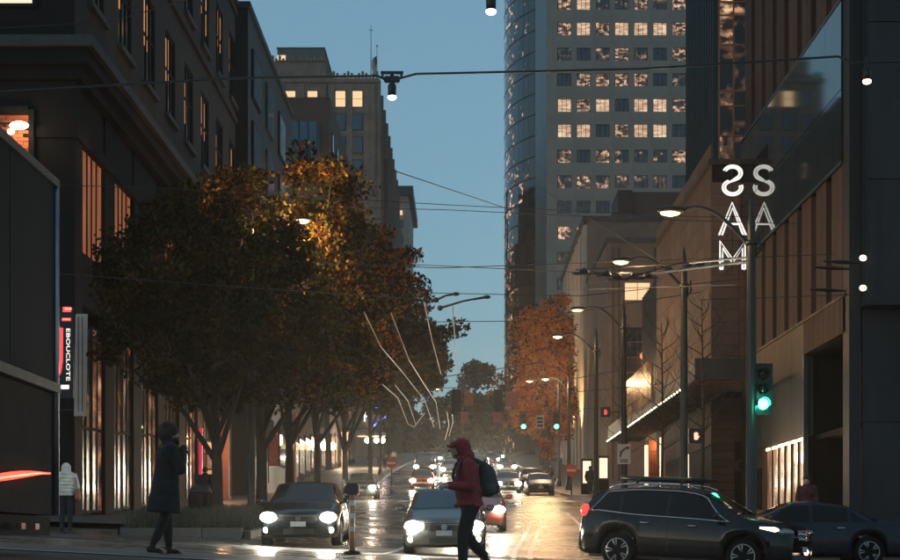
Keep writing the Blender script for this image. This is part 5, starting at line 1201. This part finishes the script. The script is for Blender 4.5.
for k in range(10): q = MB(); a = 2*PI*k/10; q.box(.325, .35, -.05, .05, .06, .78); link('slat', q.mesh('slat', M['frame_dark']), LB, (0, 0, 0), (0, 0, a))

# ------------------------------------------------------------------ people: one remeshed skin for the body, clothes as their own shells
def shell(name, prims, m_, parent, vox=.012, it=4):
    q = MB()
    for p in prims:
        if p[0] == 't': 
            q.tube(p[1], p[2], 12)
            for c, r in ((p[1][0], p[2][0]), (p[1][-1], p[2][-1])): q.ball(c, r, seg=12)
            for c, r in zip(p[1][1:-1], p[2][1:-1]): q.ball(c, r, seg=12)
        elif p[0] == 'c': q.tube(p[1], p[2], 20)
        else: q.ball(p[1], 1, *p[2], seg=16, rot=Euler(p[3]) if len(p) > 3 else None)
    me = q.mesh(name, None); o = bpy.data.objects.new(name, me); COL.objects.link(o)
    r = o.modifiers.new('r', 'REMESH'); r.mode = 'VOXEL'; r.voxel_size = vox; r.use_smooth_shade = True
    s = o.modifiers.new('s', 'SMOOTH'); s.factor = .5; s.iterations = it
    dg = bpy.context.evaluated_depsgraph_get(); me2 = bpy.data.meshes.new_from_object(o.evaluated_get(dg)); me2.name = name
    bpy.data.objects.remove(o); bpy.data.meshes.remove(me); me2.materials.clear(); me2.materials.append(m_)
    me2.polygons.foreach_set('use_smooth', [True]*len(me2.polygons))
    return link(name, me2, parent)
M['skin'] = mat('skin', (.42,.24,.17), .55, 0, .08, 5)
def hand(w, d, up, grip=.6, s=1):
    """palm and five curled fingers from wrist w along direction d; up = back of hand"""
    d = Vector(d).normalized(); up = Vector(up).normalized(); sd = d.cross(up).normalized()*s; w = Vector(w); P = [('t', [w-d*.02, w+d*.045, w+d*.085], [.024, .034, .030])]
    P.append(('t', [w+d*.04+sd*.02, w+d*.085+sd*.022], [.022, .018])); P.append(('t', [w+d*.04-sd*.02, w+d*.085-sd*.024], [.022, .018]))
    for k, (o_, l) in enumerate(((.032, .062), (.011, .075), (-.011, .07), (-.032, .055))):
        b_ = w+d*.085+sd*o_; k1 = b_+(d*math.cos(grip*.6)-up*math.sin(grip*.6))*l*.45; k2 = k1+(d*math.cos(grip*1.5)-up*math.sin(grip*1.5))*l*.32; k3 = k2+(d*math.cos(grip*2.4)-up*math.sin(grip*2.4))*l*.25
        P.append(('t', [b_, k1, k2, k3], [.0105, .0095, .009, .0075]))
    b_ = w+d*.03+sd*.03; P.append(('t', [b_, b_+d*.03+sd*.022-up*.012, b_+d*.062+sd*.014-up*.03], [.014, .012, .009])); return P
def body_prims(J, hands=True, hd=(0, 0)):
    hx, hy, hz = J['head']; P = []
    P += [('e', J['pelvis'], (.125, .165, .12)), ('e', Vector(J['pelvis']).lerp(Vector(J['chest']), .45), (.105, .145, .17)), ('e', J['chest'], (.12, .175, .18))]
    P.append(('t', [J['neck0'], (hx-.01, hy, hz-.09)], [.062, .055]))
    P.append(('e', (hx, hy, hz), (.098, .078, .118), (0, hd[0], 0))); P.append(('e', (hx+.045, hy, hz-.06), (.05, .05, .06)))
    P.append(('t', [(hx+.093, hy, hz+.01), (hx+.112, hy, hz-.022)], [.009, .014]))
    P.append(('t', [(hx+.09, hy-.018, hz-.055), (hx+.09, hy+.018, hz-.055)], [.009, .009]))
    for s in (1, -1): P.append(('e', (hx-.005, hy+s*.08, hz-.01), (.022, .01, .032))); P.append(('e', (hx+.086, hy+s*.032, hz+.012), (.012, .014, .010)))
    for k in ('L', 'R'):
        P.append(('t', [J['sh'+k], J['el'+k], J['wr'+k]], [.053, .042, .029])); P.append(('t', [J['chest'], J['sh'+k]], [.09, .055]))
        P.append(('t', [J['hip'+k], J['kn'+k], J['an'+k]], [.088, .056, .04])); P.append(('t', [J['an'+k], J['to'+k]], [.042, .036]))
        if hands:
            a, b_ = Vector(J['el'+k]), Vector(J['wr'+k]); P += hand(b_, b_-a, J.get('up', (0, 0, 1)), J.get('grip', .6), 1 if k == 'R' else -1)
    return P
def shoes(J, m_, E):
    for k in ('L', 'R'):
        a, t = Vector(J['an'+k]), Vector(J['to'+k]); d = (t-a); d.z = 0; d.normalize(); zt_ = min(t.z, a.z)
        shell('shoe', [('t', [a-d*.05+Vector((0, 0, -.035)), a.lerp(t, .5)+Vector((0, 0, -.01)), t], [.045, .044, .034]), ('t', [a+Vector((0, 0, .03)), a+Vector((0, 0, -.02))], [.046, .047])], m_, E, .011, 2)
def trousers(J, m_, E, r=(.115, .078, .062)):
    P = [('e', J['pelvis'], (.145, .185, .13))]
    for k in ('L', 'R'): h_, k_, a = Vector(J['hip'+k]), Vector(J['kn'+k]), Vector(J['an'+k]); P.append(('t', [h_, h_.lerp(k_, .5), k_, k_.lerp(a, .45), a+Vector((0, 0, .04))], [r[0], (r[0]+r[1])/2, r[1], r[1]*.97, r[2]]))
    return shell('trousers', P, m_, E, .013, 3)
cl = lambda n, c, **k: mat(n, c, .85, 0, .18, 6, .3, 60, **k)
# 1. the pedestrian in red
J = dict(pelvis=(0, 0, .93), chest=(.06, 0, 1.27), neck0=(.09, 0, 1.42), head=(.165, 0, 1.575), shL=(.07, .19, 1.37), shR=(.07, -.19, 1.37), elL=(.06, .25, 1.10), elR=(.03, -.25, 1.10), wrL=(.30, .12, 1.10), wrR=(.29, -.10, 1.12),
   hipL=(.0, .09, .88), hipR=(0, -.09, .88), knL=(.13, .10, .50), knR=(.03, -.10, .47), anL=(.13, .10, .09), anR=(-.20, -.10, .16), toL=(.29, .11, .045), toR=(-.10, -.11, .045), grip=.75)
X0 = (471-VX)/F*22.1; PM1 = empty('person', (X0, 22.1, G(X0, 22.1)+.0), PI+.22, label='person in a red hooded jacket with a grey backpack, looking at a phone while crossing', cat='person')
shell('body', body_prims(J), M['skin'], PM1, .0075, 2); trousers(J, cl('black trousers', (.008,.009,.011)), PM1); shoes(J, cl('dark shoes', (.015,.015,.015)), PM1)
P = [('e', (.03, 0, 1.02), (.18, .215, .20)), ('e', (.05, 0, 1.18), (.17, .21, .2)), ('e', (.05, 0, 1.31), (.155, .215, .14)), ('e', (.02, 0, .90), (.175, .21, .10))]
for k in ('L', 'R'):
    a, e, w_ = (Vector(J[x+k]) for x in ('sh', 'el', 'wr')); P.append(('t', [a, a.lerp(e, .5)+Vector((-.01, 0, 0)), e, e.lerp(w_, .5), w_-(w_-e)*.08], [.092, .084, .076, .064, .054]))
P += [('e', (.085, 0, 1.455), (.105, .125, .085))]
for k in range(7): P.append(('t', [(.03+.19*math.cos(a)*.95, .205*math.sin(a), .86+.02*math.sin(k*3)) for a in (k*.9, k*.9+.5)], [.02, .02]))
red = cl('red jacket cloth', (.30,.032,.034)); shell('jacket', P, red, PM1, .012, 3)
P = [('e', (.12, 0, 1.60), (.125, .115, .135), (0, .3, 0)), ('e', (.06, 0, 1.50), (.11, .12, .10))]
hd_ = shell('hood', P, red, PM1, .012, 3)
P = [('e', (.17, 0, 1.645), (.115, .098, .062), (0, .25, 0)), ('e', (.27, 0, 1.622), (.055, .07, .018), (0, .15, 0))]; shell('cap', P, cl('maroon cap', (.24,.03,.034)), PM1, .009, 2)
P = [('e', (.205, 0, 1.505), (.048, .055, .038)), ('e', (.165, 0, 1.525), (.06, .078, .045))]; shell('beard', P, cl('brown beard hair', (.07,.035,.02)), PM1, .01, 2)
bp = empty('backpack', (0, 0, 0), label='grey backpack worn by the pedestrian in red', cat='backpack'); bp.location = PM1.location; bp.rotation_euler = PM1.rotation_euler
gp_ = cl('grey backpack cloth', (.06,.058,.055)); shell('pack', [('e', (-.22, 0, 1.20), (.12, .15, .19)), ('e', (-.22, 0, 1.08), (.13, .155, .12)), ('e', (-.18, 0, 1.32), (.09, .13, .10))], gp_, bp, .013, 3)
shell('front_pocket', [('e', (-.33, 0, 1.10), (.05, .115, .10))], gp_, bp, .012, 2)
for s in (1, -1): q = MB(); q.tube([(-.14, s*.10, 1.40), (.02, s*.13, 1.465), (.17, s*.13, 1.40), (.215, s*.13, 1.25), (.15, s*.2, 1.08), (-.1, s*.16, 1.02)], .022, 8); q.build('strap', gp_, bp, smooth=True)
q = MB(); q.tube([(-.17, -.03, 1.41), (-.19, 0, 1.45), (-.17, .03, 1.41)], .01, 6); q.build('handle', gp_, bp, smooth=True)
ph = empty('mobile_phone', (0, 0, 0), label='dark phone held in front of the pedestrian in red', cat='phone'); ph.location = PM1.matrix_world @ Vector((0, 0, 0)); ph.location = PM1.location; ph.rotation_euler = PM1.rotation_euler
q = MB(); q.box(-.004, .004, -.038, .038, -.075, .075, .003); o_ = link('case', q.mesh('case', M['black_metal']), ph, (.42, .0, 1.135), (0, -.9, 0)); q = MB(); q.box(-.006, -.0045, -.033, .033, -.068, .068); link('screen', q.mesh('screen', emit('phone screen', (.7,.85,1), .6)), ph, (.42, .0, 1.135), (0, -.9, 0))
# 2. the figure in a long black coat, both hands raised towards the chin
J = dict(pelvis=(0, 0, .94), chest=(.02, 0, 1.30), neck0=(.03, 0, 1.46), head=(.06, 0, 1.60), shL=(.02, .2, 1.40), shR=(.02, -.2, 1.40), elL=(.14, .25, 1.14), elR=(.14, -.25, 1.12), wrL=(.22, .09, 1.36), wrR=(.21, -.07, 1.33),
   hipL=(0, .09, .9), hipR=(0, -.09, .9), knL=(.04, .10, .5), knR=(-.04, -.10, .5), anL=(.06, .10, .09), anR=(-.19, -.10, .11), toL=(.22, .12, .04), toR=(-.05, -.12, .04), grip=.9)
X1 = (166-VX)/F*22.5; PM2 = empty('person', (X1, 22.5, G(X1, 22.5)), .4, label='person in a long black coat standing at left, seen from the side with raised hands', cat='person')
shell('body', body_prims(J), M['skin'], PM2, .0085, 2); blk = cl('black coat cloth', (.006,.009,.012)); trousers(J, cl('black trousers', (.006,.007,.009)), PM2, (.1, .068, .05)); shoes(J, cl('black boots', (.012,.011,.011)), PM2)
P = [('c', [(.02, 0, 1.36), (.01, 0, 1.1), (0, 0, .9), (-.02, 0, .72), (-.03, 0, .56)], [.15, .165, .19, .215, .235]), ('e', (.02, .08, 1.32), (.14, .14, .15)), ('e', (.02, -.08, 1.32), (.14, .14, .15)), ('e', (0, .07, .85), (.16, .15, .2)), ('e', (0, -.07, .85), (.16, .15, .2)), ('e', (.04, 0, 1.49), (.105, .115, .08))]
for k in ('L', 'R'):
    a, e, w_ = (Vector(J[x+k]) for x in ('sh', 'el', 'wr')); P.append(('t', [a, e, w_-(w_-e)*.1], [.085, .072, .056]))
shell('coat', P, blk, PM2, .013, 3)
shell('hair', [('e', (.04, 0, 1.65), (.125, .115, .115)), ('e', (.0, 0, 1.60), (.105, .115, .12)), ('e', (.10, .03, 1.68), (.06, .06, .05)), ('e', (-.05, .04, 1.66), (.06, .06, .06)), ('e', (.0, -.05, 1.72), (.07, .06, .05))], cl('curly brown hair', (.035,.02,.014)), PM2, .011, 2)
for k in ('L', 'R'): shell('glove', [(p_[0], p_[1], [r_*1.25+.003 for r_ in p_[2]]) for p_ in hand(J['wr'+k], Vector(J['wr'+k])-Vector(J['el'+k]), (0, 0, 1), .9, 1 if k == 'R' else -1)], blk, PM2, .0075, 1); shell('scarf', [('e', (.10, 0, 1.50), (.085, .10, .065))], blk, PM2, .012, 3)
# 3. the person in the white jacket seen from behind
J = dict(pelvis=(0, 0, .9), chest=(.02, 0, 1.24), neck0=(.02, 0, 1.40), head=(.06, 0, 1.53), shL=(.02, .19, 1.34), shR=(.02, -.19, 1.34), elL=(.03, .26, 1.08), elR=(.03, -.26, 1.08), wrL=(.2, .2, 1.0), wrR=(.2, -.2, 1.0),
   hipL=(0, .09, .86), hipR=(0, -.09, .86), knL=(.05, .10, .47), knR=(.0, -.10, .47), anL=(.02, .10, .08), anR=(-.06, -.10, .09), toL=(.18, .11, .04), toR=(.1, -.11, .04))
X2 = (66-VX)/F*41.8; PM3 = empty('person', (X2, 41.8, G(X2, 41.8)), PI/2+.1, label='person in a white hooded puffer jacket seen from behind at the corner', cat='person')
shell('body', body_prims(J), M['skin'], PM3, .011, 2); trousers(J, cl('dark blue jeans', (.014,.02,.032)), PM3, (.105, .07, .055)); shoes(J, cl('dark shoes', (.02,.02,.02)), PM3)
P = [('e', (.01, 0, .90+.085*k), (.165+.01*(k % 2), .21+.012*(k % 2)-.004*k, .07)) for k in range(7)]+[('e', (.01, 0, 1.35), (.13, .2, .1))]
for k in ('L', 'R'):
    a, e, w_ = (Vector(J[x+k]) for x in ('sh', 'el', 'wr')); P.append(('t', [a, e, w_-(w_-e)*.1], [.09, .08, .06]))
wh = cl('off-white puffer cloth', (.8,.72,.62)); shell('jacket', P, wh, PM3, .013, 1); shell('hood', [('e', (.03, 0, 1.545), (.125, .12, .14)), ('e', (.0, 0, 1.44), (.12, .14, .09))], wh, PM3, .013, 2)
HB = empty('shoulder_bag', (0, 0, 0), label='orange brown shoulder bag on the right side of the white puffer jacket', cat='bag'); HB.location = PM3.location; HB.rotation_euler = PM3.rotation_euler
lt = mat('orange brown leather', (.34,.12,.06), .5, 0, .15, 6); shell('pouch', [('e', (-.06, -.29, .90), (.15, .07, .15)), ('e', (-.06, -.29, .82), (.16, .075, .1))], lt, HB, .013, 2); q = MB(); q.tube([(-.12, -.29, 1.0), (-.08, -.24, 1.25), (.0, -.17, 1.45), (.06, -.24, 1.25), (.02, -.29, 1.0)], .014, 6); q.build('strap', lt, HB, smooth=True)
# 4. dark red jacket behind the blue sedan, and figures far off
def simple_person(X, Y, yaw, label, top_c, leg_c, h=1.0, dz=.14, group=None, seed=0):
    E = empty('person', (X, Y, G(X, Y)+dz), yaw, label=label, cat='person', group=group); st_ = .12*(1 if seed % 2 else -1)
    J = dict(pelvis=(0, 0, .93*h), chest=(.02, 0, 1.27*h), neck0=(.02, 0, 1.43*h), head=(.05, 0, 1.57*h), shL=(.02, .19, 1.37*h), shR=(.02, -.19, 1.37*h), elL=(-.03, .25, 1.10*h), elR=(.05, -.25, 1.10*h), wrL=(.1, .25, .88*h), wrR=(.2, -.22, .92*h),
       hipL=(0, .09, .88*h), hipR=(0, -.09, .88*h), knL=(st_, .1, .48*h), knR=(-st_*.4, -.1, .48*h), anL=(st_*1.3, .1, .09), anR=(-st_*1.6, -.1, .11), toL=(st_*1.3+.15, .1, .04), toR=(-st_*1.6+.14, -.1, .04))
    shell('body', body_prims(J, False)+[('e', J['wrL'], (.035,.03,.06)), ('e', J['wrR'], (.035,.03,.06))], M['skin'], E, .022, 1); trousers(J, cl('trousers', leg_c), E)
    P = [('e', (.01, 0, 1.0*h), (.16, .2, .18)), ('e', (.01, 0, 1.25*h), (.16, .21, .2)), ('e', (.02, 0, 1.45*h), (.1, .11, .07))]
    for k in ('L', 'R'): a, e, w_ = (Vector(J[x+k]) for x in ('sh', 'el', 'wr')); P.append(('t', [a, e, w_-(w_-e)*.12], [.085, .072, .055]))
    shell('jacket', P, cl('jacket cloth', top_c), E, .016, 2); shell('hair', [('e', (.03, 0, 1.61*h), (.11, .1, .11))], cl('dark hair', (.02,.015,.012)), E, .014, 1); return E
X3 = (807-VX)/F*46.5; simple_person(X3, 46.5, -PI/2-.4, 'person in a dark red jacket behind the midnight blue sedan at the right', (.06,.010,.013), (.01,.01,.012))
simple_person((590-VX)/F*98, 98, 1.2, 'dark figure before the bright white shop window on the right pavement', (.01,.012,.014), (.01,.01,.012), seed=1)
simple_person((526+0-VX)/F*128+1.8, 128, -1.4, 'dark figure on the right pavement beyond the parked black SUV', (.02,.015,.014), (.01,.01,.012), seed=2)
fl = ['far left pavement figure nearest the cream column', 'far left pavement figure in a brown coat under the awning', 'far left pavement figure just right of the awning lamps', 'far left pavement figure in pale clothes near the no-entry sign', 'far left pavement figure walking beyond the awning']
for i, (px, Y, c) in enumerate(((318, 120, (.10,.04,.03)), (370, 172, (.03,.02,.018)), (379, 176, (.015,.015,.02)), (404, 190, (.4,.34,.28)), (386, 168, (.04,.02,.02)))):
    simple_person(min((px-VX)/F*Y, KL-1.0), Y, (-1.4, 1.5)[i % 2], fl[i], c, (.012,.012,.014), seed=i)
simple_person((233-VX)/F*60-1.0, 60, 1.4, 'dark figure walking on the left pavement between the tree trunks', (.012,.012,.014), (.01,.01,.012), seed=3)

# ------------------------------------------------------------------ haze: one closed box of even pale air around camera and scene
hz = MB(); hz.box(-1600, 1600, -60, 3100, -6, 140); ho = hz.build('haze', None); ho['kind'] = 'stuff'
hm = bpy.data.materials.new('damp evening air'); hm.use_nodes = True; n_ = hm.node_tree; n_.nodes.remove(n_.nodes['Principled BSDF'])
pv = n_.nodes.new('ShaderNodeVolumePrincipled'); pv.inputs['Color'].default_value = (.95,.95,.95,1); pv.inputs['Density'].default_value = HAZE; pv.inputs['Anisotropy'].default_value = .8
n_.links.new(pv.outputs[0], n_.nodes['Material Output'].inputs['Volume']); ho.data.materials.append(hm)
